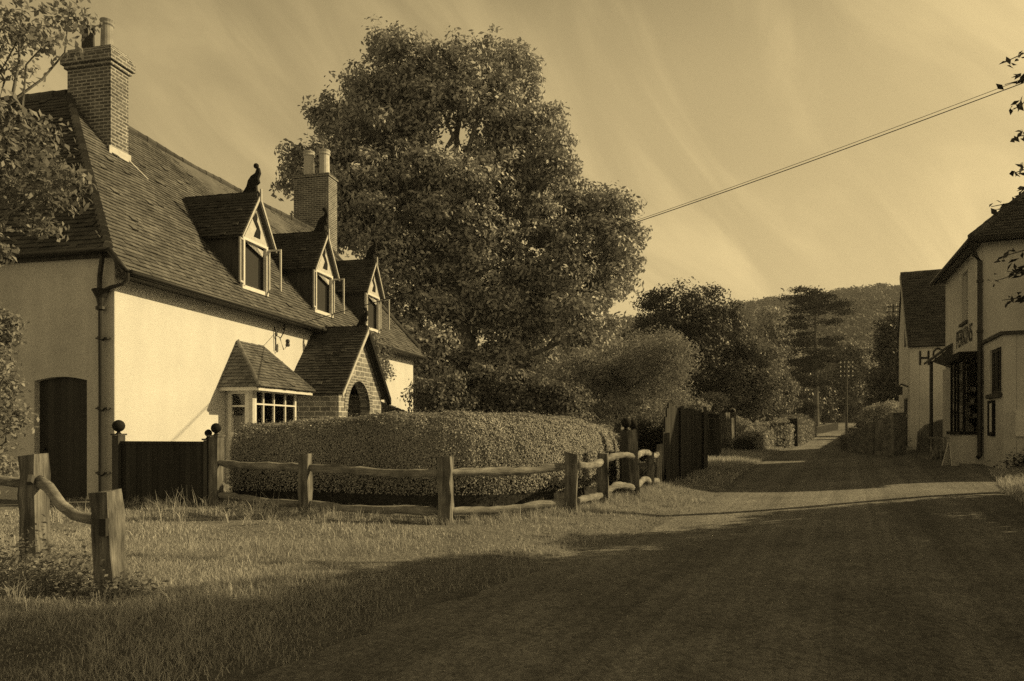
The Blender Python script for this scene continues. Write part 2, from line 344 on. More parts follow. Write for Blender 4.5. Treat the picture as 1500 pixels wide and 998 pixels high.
def tree(name, label, cat, base, blobs, n, leaf, m, tr=.25, per=30, clump=.5, asp=.5, group=None, limbs=True, twigs=60, droop=.2, shell=(.5, 1.02), bark='bark', jit=.6):
    base = Vector(base); root = empty(name, base, 0, label, cat, group)
    pts, nr, cc, idx = blob_points(blobs, n, clump, per, shell)
    V, Fq = leaves(pts, nr, leaf, asp, jit, droop); V = V - np.array(base)
    raw_mesh('crown', V, Fq, m, root)
    mb = MB(); B = blobs
    cx = sum(b[0] for b in B) / len(B); cy = sum(b[1] for b in B) / len(B); zt = max(b[2] for b in B); zl = min(b[2] for b in B)
    fork = Vector((base.x + (cx - base.x) * .4, base.y + (cy - base.y) * .4, base.z + max(.3, (zl - base.z) * .9)))
    fork2 = Vector((cx, cy, (zt + fork.z) / 2))
    mb.tube([base - Vector((0, 0, .2)), base + Vector((0, 0, .15)), base.lerp(fork, .5), fork], [tr * 1.5, tr * 1.15, tr, tr * .85], 10)
    if limbs:
        limb(mb, fork, fork2, tr * .85, tr * .45, .04)
        limb(mb, fork2, (cx, cy, zt), tr * .45, tr * .12, .05)
        for b in B:
            c = Vector(b[:3]); s = fork if c.z < fork2.z else fork.lerp(fork2, random.uniform(.5, 1))
            limb(mb, s, c, tr * .38, tr * .1, .07)
        sel = RNG.choice(len(cc), min(twigs, len(cc)), replace=False)
        for i in sel: limb(mb, Vector(B[idx[i]][:3]), Vector(cc[i]), tr * .11, tr * .03, .08, 4, 3)
    else:
        for b in B: limb(mb, fork, Vector(b[:3]), tr * .5, tr * .1, .07)
    offset(mb, base); mb.build('trunk', bark, root, smooth=True)
    return root
def pb(lst, Y, depth=1.0):             # blobs traced in pixels -> world ellipsoids, each at its own distance
    o = []
    for t in lst:
        px, py, rx, ry = t[:4]; dy = t[4] if len(t) > 4 else random.uniform(-.12, .12) * Y * .3
        y = Y + dy; c = P(px, py, y); o.append((c.x, c.y, c.z, rx * y / F, rx * y / F * depth, ry * y / F))
    return o

# ------------------------------------------------------------------ ground, road
def struct(o): o['kind'] = 'structure'; return o
gx = np.unique(np.concatenate([np.arange(-12, 18, .3), np.arange(-60, 80, 2.5), np.linspace(-700, 900, 90)]))
gy = np.unique(np.concatenate([np.arange(-4, 30, .3), np.arange(30, 130, 2.0), np.linspace(-120, 1500, 110)]))
GX, GY = np.meshgrid(gx, gy); GZ = H(GX, GY, True)
nx, ny = len(gx), len(gy); ii = np.arange(nx * ny).reshape(ny, nx)
Fq = np.stack([ii[:-1, :-1], ii[:-1, 1:], ii[1:, 1:], ii[1:, :-1]], -1).reshape(-1, 4)
struct(raw_mesh('ground', np.stack([GX, GY, GZ], -1).reshape(-1, 3), Fq, 'ground', smooth=True))
ry = np.concatenate([np.arange(-12, 40, .12), np.arange(40, 74, .5)]); K = 44
rv = []
for y in ry:
    yy = min(y, 70); l = float(XL(yy)) - .05; r = float(XR(yy)) + .1
    if y > 70: l -= (y - 70) * 1.5; r -= (y - 70) * .4
    amp = .15 if y < 30 else .2
    l += amp * (math.sin(y * 2.1) * .5 + math.sin(y * 5.3 + 1) * .35 + math.sin(y * 11.7) * .3 + math.sin(y * 23.1) * .15); r += amp * (math.sin(y * 1.7 + 2) + math.sin(y * 4.1) * .4)
    for k in range(K + 1):
        t = k / K; x = l + (r - l) * t; rv.append((x, y, gz(x, y) + .008 + .05 * (1 - (2 * t - 1) ** 2) - (.03 if k in (0, K) else 0)))
rv = np.array(rv); ii = np.arange(len(ry) * (K + 1)).reshape(len(ry), K + 1)
Fq = np.stack([ii[:-1, :-1], ii[:-1, 1:], ii[1:, 1:], ii[1:, :-1]], -1).reshape(-1, 4)
struct(raw_mesh('road', rv, Fq, 'road', smooth=True))

# ------------------------------------------------------------------ roofs of real tiles
def in_poly(x, y, poly):
    c = False; n = len(poly)
    for i in range(n):
        x0, y0 = poly[i]; x1, y1 = poly[(i + 1) % n]
        if (y0 > y) != (y1 > y) and x < (x1 - x0) * (y - y0) / (y1 - y0) + x0: c = not c
    return c
def tile_poly(mb, pts, tw=.165, gauge=.115, th=.02, base=True):
    """pts: 3-D planar polygon, first edge is the eave"""
    pts = [Vector(p) for p in pts]; u = (pts[1] - pts[0]).normalized(); n = u.cross(pts[-1] - pts[0]).normalized()
    if n.z < 0: n = -n
    v = n.cross(u)
    if v.z < 0: v = -v
    o = pts[0]; poly = [((p - o).dot(u), (p - o).dot(v)) for p in pts]
    if base: mb.prism([p - n * .03 for p in pts], -n * .05)
    x0 = min(p[0] for p in poly); x1 = max(p[0] for p in poly); y1 = max(p[1] for p in poly)
    r = 0; y = -.03
    while y < y1:
        x = x0 - (tw / 2 if r % 2 else 0) - .02
        while x < x1:
            cy = min(max(y + gauge * .5, .01), y1 - .01); xs = []
            for i in range(len(poly)):
                (ax, ay), (bx, by) = poly[i], poly[(i + 1) % len(poly)]
                if (ay > cy) != (by > cy): xs.append(ax + (bx - ax) * (cy - ay) / (by - ay))
            lo, hi = (min(xs), max(xs)) if xs else (1, 0)
            xa, xb = max(x, lo - .01), min(x + tw, hi + .01)
            if xb - xa > .03:
                j = random.uniform(-.006, .006); lift = .034 + random.uniform(-.005, .006) + (.02 if random.random() < .02 else 0)
                g = .003; a = o + u * (xa + g) + v * (y + j); L_ = gauge * 1.4
                p0 = a + n * lift; p1 = p0 + u * (xb - xa - 2 * g); p2 = p1 + v * L_ - n * .032; p3 = p0 + v * L_ - n * .032
                q = [p - n * th for p in (p0, p1, p2, p3)]
                mb.add([p0, p1, p2, p3] + q, [(0, 1, 2, 3), (4, 5, 1, 0), (5, 6, 2, 1), (7, 4, 0, 3)])
            x += tw
        y += gauge; r += 1
def ridge(mb, a, b, r=.11, seglen=.33):
    a = Vector(a); b = Vector(b); n = max(1, int((b - a).length / seglen))
    for i in range(n):
        p = a.lerp(b, i / n); q = a.lerp(b, (i + 1.03) / n); k = random.uniform(.94, 1.06)
        mb.tube([p, q], [r * 1.05 * k, r * .95 * k], 8)

# ================================================================== COTTAGE
cot = empty('cottage', (-7.09, 12.8, 0), math.atan2(.9759, .2184), 'white roughcast cottage with steep tiled roof, three dormers and a brick porch', 'cottage')
SL, RZ, RB = 1.223, 8.93, 3.5
def warp(a, b, z):
    s = max(0, min(1, (a - 2.6) / 11.0)); k = max(0, min(1, (z - 4.6) / 4.3))
    return (a, b, z - .13 * math.sin(math.pi * s) * k - .035 * math.sin(a * 1.3) * math.sin(z * 1.1 + a * .5) * k)
# walls
mb = MB(); mb.box(0.0, 15.08, 0, .3, -.3, 4.55); mb.build('wall', 'render', cot)
mb = MB()
def arcpts(b0, b1, zs, rise, n=8):
    return [(b0 + (b1 - b0) * i / n, zs + rise * math.sin(math.pi * i / n)) for i in range(n + 1)]
def yz(pts, x): return [(x, p[0], p[1]) for p in pts]
def xz(pts, y): return [(p[0], y, p[1]) for p in pts]
D0, D1 = .58, 1.72
mb.prism(yz([(.005, -.3), (D0, -.3), (D0, 2.3), (.005, 2.3)], -.012), (.3, 0, 0))
mb.prism(yz([(D1, -.3), (11, -.3), (11, 2.3), (D1, 2.3)], -.012), (.3, 0, 0))
mb.prism(yz([(.005, 2.3)] + arcpts(D0, D1, 2.3, .07) + [(2.2, 2.3), (2.2, 4.6), (.005, 4.6)], -.012), (.3, 0, 0))
mb.box(-.012, .288, 2.2, 2.75, 3.42 + .75, 4.6); mb.box(-.012, .288, 2.2, 2.75, 2.3, 3.3); mb.box(-.012, .288, 3.45, 11, 2.3, 4.6); mb.box(-.012, .288, 2.2, 2.6, 3.3, 4.17)
mb.box(-.012, .288, 2.6, 3.45, 4.17, 4.6); mb.box(-.012, .288, 2.75, 3.45, 2.3, 3.0)
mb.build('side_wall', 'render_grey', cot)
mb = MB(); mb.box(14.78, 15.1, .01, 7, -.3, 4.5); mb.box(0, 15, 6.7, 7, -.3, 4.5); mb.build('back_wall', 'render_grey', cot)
# door
mb = MB(); mb.prism(yz([(D0, .0), (D1, .0)] + arcpts(D1, D0, 2.3, .065), .1), (.05, 0, 0)); d = mb.build('door', 'door', cot)
mb = MB(); mb.ball((.07, 1.6, 1.05), .035); mb.build('handle', 'iron', d)
mb = MB(); mb.box(-.03, .25, D0 - .02, D1 + .02, -.1, .05); mb.build('doorstep', 'stone', cot)
# side window (behind the leaves)
mb = MB()
for q in [(2.6, 2.66, 3.0, 4.17), (3.39, 3.45, 3.0, 4.17), (2.66, 3.39, 4.11, 4.17), (2.66, 3.39, 3.0, 3.06), (3.0, 3.05, 3.06, 4.11), (2.66, 3.0, 3.6, 3.63), (3.05, 3.39, 3.6, 3.63)]:
    mb.box(.06, .12, *q)
wn = mb.build('window', 'paint_gable', cot); mb = MB(); mb.box(.085, .09, 2.66, 3.39, 3.06, 4.11); mb.build('pane', 'glass', wn)
mb = MB(); mb.box(.25, .27, 2.5, 3.5, 2.9, 4.3); mb.build('window_sheet', 'dark_room', wn)  # dark sheet standing in for the unlit room behind the pane
# roof
def zf(b): return 4.65 + SL * b
def zs_(a): return 4.65 + 1.574 * (a + .15)
mb = MB()
tile_poly(mb, [(-.15, -.35, zf(-.35)), (15.35, -.35, zf(-.35)), (15.35, 0, zf(0)), (13.8, RB, RZ), (2.57, RB, RZ), (-.15, 0, zf(0))])
rf = mb.build('roof', 'tile', cot, warp=warp)
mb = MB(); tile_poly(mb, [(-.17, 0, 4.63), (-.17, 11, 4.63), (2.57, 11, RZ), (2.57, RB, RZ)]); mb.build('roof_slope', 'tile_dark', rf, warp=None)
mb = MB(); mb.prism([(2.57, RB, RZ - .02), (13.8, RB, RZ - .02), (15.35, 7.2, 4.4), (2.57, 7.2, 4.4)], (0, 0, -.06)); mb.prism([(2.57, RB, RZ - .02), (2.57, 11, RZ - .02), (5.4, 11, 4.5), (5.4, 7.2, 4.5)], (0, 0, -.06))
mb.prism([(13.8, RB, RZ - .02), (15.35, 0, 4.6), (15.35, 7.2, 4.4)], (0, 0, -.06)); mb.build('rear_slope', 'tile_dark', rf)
mb = MB(); ridge(mb, (2.57, RB, RZ + .0), (13.75, RB, RZ + .0)); ridge(mb, (2.57, RB, RZ), (2.57, 11, RZ))
ridge(mb, (13.8, RB, RZ), (15.38, -.1, 4.6), .09, .16)
n = 34
for i in range(n):                     # bonnet tiles down the near hip
    t = i / n; p = Vector((2.57, RB, RZ)).lerp(Vector((-.17, 0, 4.63)), t); q = Vector((2.57, RB, RZ)).lerp(Vector((-.17, 0, 4.63)), t + 1.3 / n)
    mb.tube([p + Vector((0, 0, -.02)), q + Vector((-.012, -.012, .035))], [.04, .085], 8)
mb.build('ridge_tiles', 'tile_dark', rf, warp=warp)
mb = MB(); mb.prism([(-.14, -.33, 4.18), (-.14, .3, 4.95), (-.14, .02, 4.55), (-.14, -.29, 4.12)], (.05, 0, 0)); mb.box(0, 15.3, -.30, .0, 4.13, 4.16)
mb.box(-.10, -.02, 0, 11, 4.48, 4.62); mb.build('eaves_board', 'oak_dark', rf)
# gutters and downpipe
mb = MB(); mb.tube([(-.1, -.42, 4.17), (4, -.42, 4.15), (9, -.42, 4.13), (15.4, -.42, 4.17)], .055, 8); mb.tube([(-.22, -.05, 4.58), (-.22, 5, 4.56), (-.22, 11, 4.56)], .055, 8)
mb.tube([(-.22, -.05, 4.58), (-.2, -.25, 4.34), (-.18, -.42, 4.18)], .05, 8)
mb.build('gutter', 'iron', cot, smooth=True)
mb = MB(); B_ = .33
mb.tube([(-.2, .12, 4.56), (-.14, .14, 4.45), (-.13, .19, 4.2), (-.10, B_ - .1, 4.1), (-.10, B_ - .1, 3.92)], .042, 8)
mb.tube([(-.18, -.42, 4.15), (-.16, -.40, 4.03), (-.12, -.25, 3.96), (-.1, .0, 3.93), (-.1, .12, 3.88)], .036, 8)
mb.lathe((-.11, .2, 3.52), [(.045, 0), (.085, .02), (.085, .07), (.05, .09), (.075, .22), (.13, .33), (.15, .36), (.13, .38), (.05, .385)], 12)
mb.tube([(-.11, .2, 3.56), (-.10, .2, 2), (-.1, .2, .5), (-.1, .2, 0)], .043, 10)
for z in (3.0, 1.75, .6): mb.lathe((-.1, .2, z), [(.05, 0), (.062, .01), (.062, .06), (.05, .07)], 10); mb.box(-.1, 0, .08, .32, z + .02, z + .05)
mb.build('downpipe', 'iron', cot, smooth=False)
# chimneys
def chimney(a0, a1, b0, b1, zb, zt, pots, potmat, lab, corb=True, pot_h=.6, pr=.14):
    mb = MB(); mb.box(a0, a1, b0, b1, zb, zt - (.42 if corb else .1))
    if corb:
        mb.box(a0 - .05, a1 + .05, b0 - .05, b1 + .05, zt - .42, zt - .34); mb.box(a0 - .10, a1 + .10, b0 - .10, b1 + .10, zt - .338, zt - .16); mb.box(a0 - .05, a1 + .05, b0 - .05, b1 + .05, zt - .158, zt - .06); mb.box(a0, a1, b0, b1, zt - .06, zt + .02)
    else: mb.box(a0 - .04, a1 + .04, b0 - .04, b1 + .04, zt - .1, zt - .02); mb.box(a0, a1, b0, b1, zt - .02, zt + .03)
    ch = mb.build('chimney', 'brick_chimney', cot)
    for (a, b, h, pm) in pots:
        mb = MB(); z = zt
        mb.lathe((a, b, z), [(pr * 1.15, -.02), (pr * 1.1, .05), (pr * .95, .1), (pr * .88, h * .8), (pr * 1.05, h * .84), (pr * 1.05, h * .88), (pr * .9, h * .9), (pr * 1.1, h * .98), (pr * 1.05, h), (pr * .7, h)], 16)
        mb.build('chimney_pot', pm, ch, smooth=False)
    return ch
c1 = chimney(2.46, 2.98, 2.29, 3.42, 6.8, 9.83, [(2.72, 2.62, .72, 'clay_pot'), (2.72, 3.12, .62, 'clay_pot_dark')], None, '')
mb = MB(); mb.box(2.40, 3.04, 2.27, 2.29, 7.35, 7.62); mb.build('lead_flashing', 'paint_gable', c1)
mb = MB()
mb.tube([(2.98, 2.29, 7.5), (3.25, 2.0, 7.13)], .02, 5); mb.build('flashing_edge', 'paint_gable', c1)
c2 = chimney(13.95, 14.65, 2.95, 4.4, 6.5, 11.1, [(14.3, 3.3, 1.0, 'paint_gable'), (14.3, 3.95, 1.0, 'paint_gable')], None, '', corb=False, pr=.21)
# dormers
def finial(mb, a, b, z, s=1.0, back=1):
    """curled terracotta ridge crest ending in a ball"""
    pr = [(.42, -.05), (.30, .06), (.20, .2), (.16, .34), (.08, .44), (-.03, .50), (-.07, .60), (-.02, .66), (-.12, .63), (-.15, .50), (-.10, .38), (-.13, .28), (-.05, .22), (-.06, .1), (-.08, -.05)]
    mb.prism([(a - .04, b + p[0] * s, z + p[1] * s) for p in pr], (.08, 0, 0))
    mb.ball((a, b - .04 * s, z + .68 * s), .065 * s, 10)
    return mb
def dormer(ac, ze=5.95, za=6.98, zb=4.72):
    hw = .52; rw = .70
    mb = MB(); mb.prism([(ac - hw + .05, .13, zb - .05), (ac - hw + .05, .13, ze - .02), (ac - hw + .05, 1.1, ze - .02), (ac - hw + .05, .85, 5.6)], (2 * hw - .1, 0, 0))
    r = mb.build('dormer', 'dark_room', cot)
    for s in (-1, 1):
        x = ac + s * hw; mb = MB(); mb.prism([(x, .08, zb - .1), (x, .08, ze + .05), (x, 1.15, ze + .05), (x, .9, 5.65)], (-.04 * s, 0, 0)); mb.build('cheek', 'oak_dark', r)
    mb = MB()
    for s in (-1, 1):
        e = [(ac + s * rw, -.12, ze - .06), (ac + s * rw, 1.02, ze - .06), (ac, 1.9, za), (ac, -.12, za)]
        tile_poly(mb, e, .15, .1)
    ridge(mb, (ac, -.1, za + .01), (ac, 1.95, za + .01), .08, .3)
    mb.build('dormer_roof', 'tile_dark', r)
    mb = MB(); mb.prism([(ac - hw - .12, 0, ze - .05), (ac + hw + .12, 0, ze - .05), (ac + .02, 0, za - .08), (ac - .02, 0, za - .08)], (0, .03, 0))
    g = mb.build('gable_board', 'paint_gable', r)
    mb = MB(); pr = [(-.10, .05), (.11, .05), (.12, .22), (.06, .34), (.0, .42), (.02, .52), (-.03, .62), (-.10, .50), (-.14, .47), (-.11, .40), (-.06, .34), (-.0, .26), (-.05, .16)]
    mb.prism([(ac + .05 + p[0] * 1.25, -.014, ze + p[1] * 1.05) for p in pr], (0, .01, 0)); mb.build('cut_out', 'dark_paint', g)
    mb = MB()
    for s in (-1, 1):
        a = Vector((ac + s * (rw + .02), -.14, ze - .10)); b = Vector((ac, -.14, za + .03)); d = Vector((0, 0, -.11))
        mb.prism([a, b, b + d, a + d * .6], (0, .03, 0))
    mb.box(ac - .02, ac + .02, -.17, -.13, za - .15, za + .16)
    mb.build('bargeboard', 'paint_gable', r)
    mb = MB(); finial(mb, ac, .02, za + .04); mb.build('finial', 'dark_paint', r)
    mb = MB(); z0, z1 = zb + .02, ze - .06
    for q in [(ac - hw, ac - hw + .07, z0, z1), (ac + hw - .07, ac + hw, z0, z1), (ac - hw + .07, ac + hw - .07, z1 - .06, z1), (ac - hw - .03, ac + hw + .03, z0 - .06, z0 + .03)]:
        mb.box(q[0], q[1], -.02, .07, q[2], q[3])
    mb.build('window_frame', 'paint', r)
    def casement(hx, ang, sgn):        # hinged at hx; ang from the wall plane, opening towards the road
        mb = MB(); w_, h_ = (.34 if ang > -2 else .22), z1 - z0 - .12
        for q in [(0, .035, 0, h_), (w_ - .04, w_, 0, h_), (.035, w_ - .04, 0, .045), (.035, w_ - .04, h_ - .04, h_)]:
            mb.box(q[0], q[1], -.02, .02, q[2], q[3])
        rot = Matrix.Rotation(ang, 3, 'Z'); mb.v = [tuple(rot @ Vector(v) + Vector((hx, -.03, z0 + .05))) for v in mb.v]
        c = mb.build('casement', 'paint_gable', r)
        mb = MB(); mb.box(.05, w_ - .05, -.003, .003, .06, h_ - .05); mb.v = [tuple(rot @ Vector(v) + Vector((hx, -.03, z0 + .05))) for v in mb.v]
    casement(ac - hw - .02, R(-168), 1); casement(ac + hw, R(-88), 1)
    mb = MB(); mb.prism([(ac - .38, .05, z1 - .06), (ac + .1, .05, z1 - .06), (ac + .40, .05, z1 - .28), (ac + .42, .05, z1 - .12)], (0, .01, 0)); mb.build('blind', 'paint_gable', r)
    return r
for ac in (4.42, 7.87, 11.3): dormer(ac)
# bay window
mb = MB(); BA0, BA1, BP = 3.24, 5.12, -.68
mb.box(BA0, BA1, BP, -.005, -.3, 1.25); bay = mb.build('bay_window', 'render', cot)
def lattice(mb, mk, u0, u1, z0, z1, cols, trans, fr=.07, bar=.035):
    mk(mb, u0, u0 + fr, z0, z1); mk(mb, u1 - fr, u1, z0, z1); mk(mb, u0 + fr, u1 - fr, z1 - fr, z1); mk(mb, u0 + fr, u1 - fr, z0, z0 + fr)
    for c in cols: mk(mb, c - bar / 2, c + bar / 2, z0 + fr, z1 - fr)
    for t in trans:
        us = [u0 + fr] + sorted(x for c in cols for x in (c - bar / 2, c + bar / 2)) + [u1 - fr]
        for i in range(0, len(us), 2): mk(mb, us[i], us[i + 1], t - bar / 2, t + bar / 2)
mb = MB(); mk = lambda m, a, b, c, d: m.box(a, b, BP, BP + .07, c, d)
lattice(mb, mk, BA0 + .08, BA1, 1.25, 2.32, [3.68, 4.12, 4.62], [1.98])
f = mb.build('window_frame', 'paint', bay)
mb = MB(); mb.box(BA0 + .1, BA1 - .03, BP + .03, BP + .036, 1.3, 2.28); mb.build('pane', 'glass', bay)
mb = MB(); mk = lambda m, a, b, c, d: m.box(BA0 - .01, BA0 + .06, a, b, c, d)
lattice(mb, mk, BP + .09, -.06, 1.25, 2.3, [], [1.93], .10, .04); mb.build('side_frame', 'paint', bay)
mb = MB(); mb.box(BA0 + .03, BA0 + .036, BP + .15, -.1, 1.3, 2.25); mb.build('side_pane', 'glass', bay)
mb = MB(); mb.box(BA0 - .012, BA0 + .075, BP - .002, BP + .085, 1.25, 2.36); mb.build('corner_post', 'paint_gable', bay)
mb = MB(); mb.box(BA1 - .08, BA1 + .01, BP + .09, 0, 1.25, 2.36); mb.build('side_panel', 'paint_gable', bay)
mb = MB(); mb.box(BA0 - .012, BA0 + .05, -.055, -.006, 1.25, 2.3); mb.build('wall_post', 'paint_gable', bay)
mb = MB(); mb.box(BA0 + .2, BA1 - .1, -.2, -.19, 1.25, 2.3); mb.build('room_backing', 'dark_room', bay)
mb = MB(); mb.box(BA0 - .1, BA1 + .1, BP - .1, BP - .004, 1.19, 1.25); mb.build('sill', 'paint', bay)
mb = MB(); zt = 3.42; ze = 2.36; e0, e1, ep = 2.98, 5.42, -1.0
tile_poly(mb, [(e0, ep, ze), (e1, ep, ze), (4.65, -.01, zt), (3.68, -.01, zt)], .15, .095)
tile_poly(mb, [(e0, -.01, ze), (e0, ep, ze), (3.68, -.01, zt)], .15, .095)
tile_poly(mb, [(e1, ep, ze), (e1, -.01, ze), (4.65, -.01, zt)], .15, .095)
ridge(mb, (3.68, -.02, zt), (e0, ep, ze), .045, .14); ridge(mb, (4.65, -.02, zt), (e1, ep, ze), .045, .14)
mb.build('bay_roof', 'tile', bay)
mb = MB(); mb.box(e0 + .06, e1 - .06, ep + .06, 0, ze - .07, ze - .045); mb.box(e0 + .03, e1 - .03, ep + .03, ep + .05, ze - .10, ze - .02); mb.box(e0 + .03, e0 + .05, ep + .055, 0, ze - .10, ze - .02); mb.build('fascia', 'paint', bay)
# porch
mb = MB(); PA, PW, PF = 7.27, 1.36, -1.42; pe, pz = 2.42, 4.0
al, ar, asz, art = 6.42, 7.82, 1.95, 2.72; ac_ = (al + ar) / 2; arr = (ar - al) / 2
arch = [(ac_ - arr * math.cos(math.pi * i / 12), asz + (art - asz) * math.sin(math.pi * i / 12)) for i in range(13)]
mb.prism(xz([(PA - PW, -.3), (al, -.3)] + arch + [(ar, -.3), (PA + PW, -.3), (PA + PW, pe), (PA, pz), (PA - PW, pe)], PF), (0, .28, 0))
mb.box(PA - PW, PA - PW + .25, PF + .285, -.005, -.3, 2.42); mb.box(PA + PW - .25, PA + PW, PF + .285, -.005, -.3, 2.42)
por = mb.build('porch', 'porch_block', cot)
mb = MB(); o2 = [(ac_ - (arr + .2) * math.cos(math.pi * i / 12), asz + (art - asz + .2) * math.sin(math.pi * i / 12)) for i in range(13)]
for i in range(12): mb.prism(xz([arch[i], arch[i + 1], o2[i + 1], o2[i]], PF - .015), (0, .1, 0))
mb.build('arch_ring', 'brick', por)
mb = MB(); RO = -1.62; pr_ = 4.15
slope = (pz - pe) / PW; ex = 1.56; ezz = pr_ - ex * slope
for s in (-1, 1): tile_poly(mb, [(PA + s * ex, RO, ezz), (PA + s * ex, -.01, ezz), (PA, -.01, pr_), (PA, RO, pr_)], .15, .1)
ridge(mb, (PA, RO, pr_ + .01), (PA, 0, pr_ + .01), .08, .3)
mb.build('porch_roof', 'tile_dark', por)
mb = MB(); mb.prism([(PA - ex - .02, RO - .03, ezz - .02), (PA, RO - .03, pr_ + .02), (PA, RO - .03, pr_ - .12), (PA - ex - .02, RO - .03, ezz - .12)], (0, .03, 0)); mb.build('bargeboard', 'paint_gable', por)
mb = MB(); mb.prism([(PA + ex + .02, RO - .03, ezz - .02), (PA, RO - .03, pr_ + .02), (PA, RO - .03, pr_ - .16), (PA + ex + .02, RO - .03, ezz - .2)], (0, .14, 0)); mb.build('dark_bargeboard', 'dark_paint', por)
mb = MB(); finial(mb, PA, RO + .12, pr_ + .04, .75); mb.build('finial', 'dark_paint', por)
mb = MB(); mb.box(6.5, 7.75, -.06, -.01, 0, 2.1); mb.build('inner_door', 'oak_dark', por)
mb = MB(); tile_poly(mb, [(8.75, -.85, 1.9), (13.2, -.85, 1.9), (9.6, -.01, 2.62), (8.75, -.01, 2.62)], .15, .1)
tile_poly(mb, [(13.2, -.85, 1.9), (13.2, -.01, 1.9), (9.6, -.01, 2.62)], .15, .1); mb.box(8.8, 13.1, -.75, -.01, -.3, 1.82); mb.build('lean_to', 'tile', cot)
# telephone bracket
mb = MB(); ia, iz = 5.35, 3.83
mb.tube([(ia - .12, -.01, iz + .15), (ia - .12, -.05, iz), (ia - .1, -.04, iz - .45)], .014, 6); mb.tube([(ia - .12, -.03, iz - .05), (ia, -.12, iz - .12), (ia + .07, -.2, iz + .1)], .014, 6); mb.tube([(ia - .02, -.1, iz - .1), (ia, -.2, iz - .42), (ia + .1, -.24, iz - .3)], .014, 6)
br = mb.build('wire_bracket', 'iron', cot)
for (a, b, z) in ((ia + .07, -.2, iz + .05), (ia + .12, -.24, iz - .33)):
    mb = MB(); mb.lathe((a, b, z), [(.03, 0), (.055, .02), (.05, .08), (.035, .09), (.055, .12), (.05, .17), (.02, .19)], 10); mb.build('insulator', 'ceramic', br)
# climber on the wall beyond the porch
def cl(a, b): return (-7.09 + .2184 * a - .9759 * b, 12.8 + .9759 * a + .2184 * b)
bl = []
for (a, b, z, r) in [(10.2, -.35, 4.0, .55), (10.9, -.3, 3.5, .6), (9.9, -.35, 3.2, .5), (11.5, -.25, 3.9, .5), (10.6, -.3, 2.9, .45), (11.9, -.2, 3.3, .35)]:
    x, y = cl(a, b); bl.append((x, y, z, r * .6, r, r))
cx, cy = cl(10.6, -.9)
tree('climbing_rose', 'straggling climbing rose on the white wall beyond the brick porch', 'climbing plant', (cx, cy, gz(cx, cy)), bl, 2600, .11, 'leaf_mid', .03, per=10, clump=.3, limbs=False)

# ================================================================== GATE by the cottage corner
g0 = Vector((-6.92, 12.52, 0)); g1 = Vector((-4.98, 12.02, 0)); ug = (g1 - g0).normalized(); lg = (g1 - g0).length
gate = empty('boarded_gate', (g0.x, g0.y, gz(g0.x, g0.y)), math.atan2(ug.y, ug.x), 'tall dark boarded gate with ball topped posts beside the cottage corner', 'gate')
z0 = gz(g0.x, g0.y)
mb = MB(); mb.box(.12, lg - .165, -.02, .02, .0, 1.03)
mb.box(.12, lg - .165, -.035, .03, 1.03, 1.08); mb.build('board_panel', 'creosote', gate)
for x, s, h, wd in ((.06, .105, 1.18, .13), (lg - .13, .062, 1.10, .07), (lg + .02, .085, 1.16, .17)):
    mb = MB(); mb.box(x - wd / 2, x + wd / 2, -.08, .08, -.3, h); mb.box(x - wd / 2 - .02, x + wd / 2 + .02, -.1, .1, h + .002, h + .03)
    p = mb.build('gate_post', 'oak_dark' if s != .085 else 'oak', gate)
    mb = MB(); mb.lathe((x, 0, h + .03), [(.05, 0), (.03, .02), (.03, .04)] + [(max(.01, s * math.sin(t)), .03 + s - s * math.cos(t)) for t in [math.pi * i / 8 for i in range(1, 9)]], 14); mb.build('ball_finial', 'dark_paint', p, smooth=True)

# ================================================================== RAIL FENCES
def post(mb, x, y, h, w_, lean=(0, 0), rz=0, chip=.0):
    z = gz(x, y); n = 7; ring = []
    for i in range(n + 1):
        t = i / n; zz = -.3 + (h + .3) * t; k = 1 - .06 * t
        for (sx, sy) in ((-1, -1), (1, -1), (1, 1), (-1, 1)):
            dx = sx * w_ / 2 * k + random.uniform(-.011, .011); dy = sy * w_ / 2 * k + random.uniform(-.011, .011)
            c, s = math.cos(rz), math.sin(rz)
            zt = zz + (random.uniform(-.03, .015) + chip * sx if i == n else 0)
            ring.append((x + dx * c - dy * s + lean[0] * zz, y + dx * s + dy * c + lean[1] * zz, z + zt))
    fs = [(i * 4 + k, i * 4 + (k + 1) % 4, (i + 1) * 4 + (k + 1) % 4, (i + 1) * 4 + k) for i in range(n) for k in range(4)] + [(3, 2, 1, 0), (n * 4, n * 4 + 1, n * 4 + 2, n * 4 + 3)]
    mb.add(ring, fs)
def rail(mb, a, b, r=.05, sag=0, wig=.012, n=9):
    a = Vector(a); b = Vector(b); pts = []; rad = []; ph = random.uniform(0, 6)
    for i in range(n + 1):
        t = i / n; p = a.lerp(b, t); p.z += -sag * math.sin(math.pi * t) + wig * math.sin(t * 7 + ph) + random.uniform(-wig, wig) * .6; pts.append(p)
        rad.append(r * (.6 if i in (0, n) else random.uniform(.78, 1.14)))
    mb.tube(pts, rad, 7, squash=1.25)
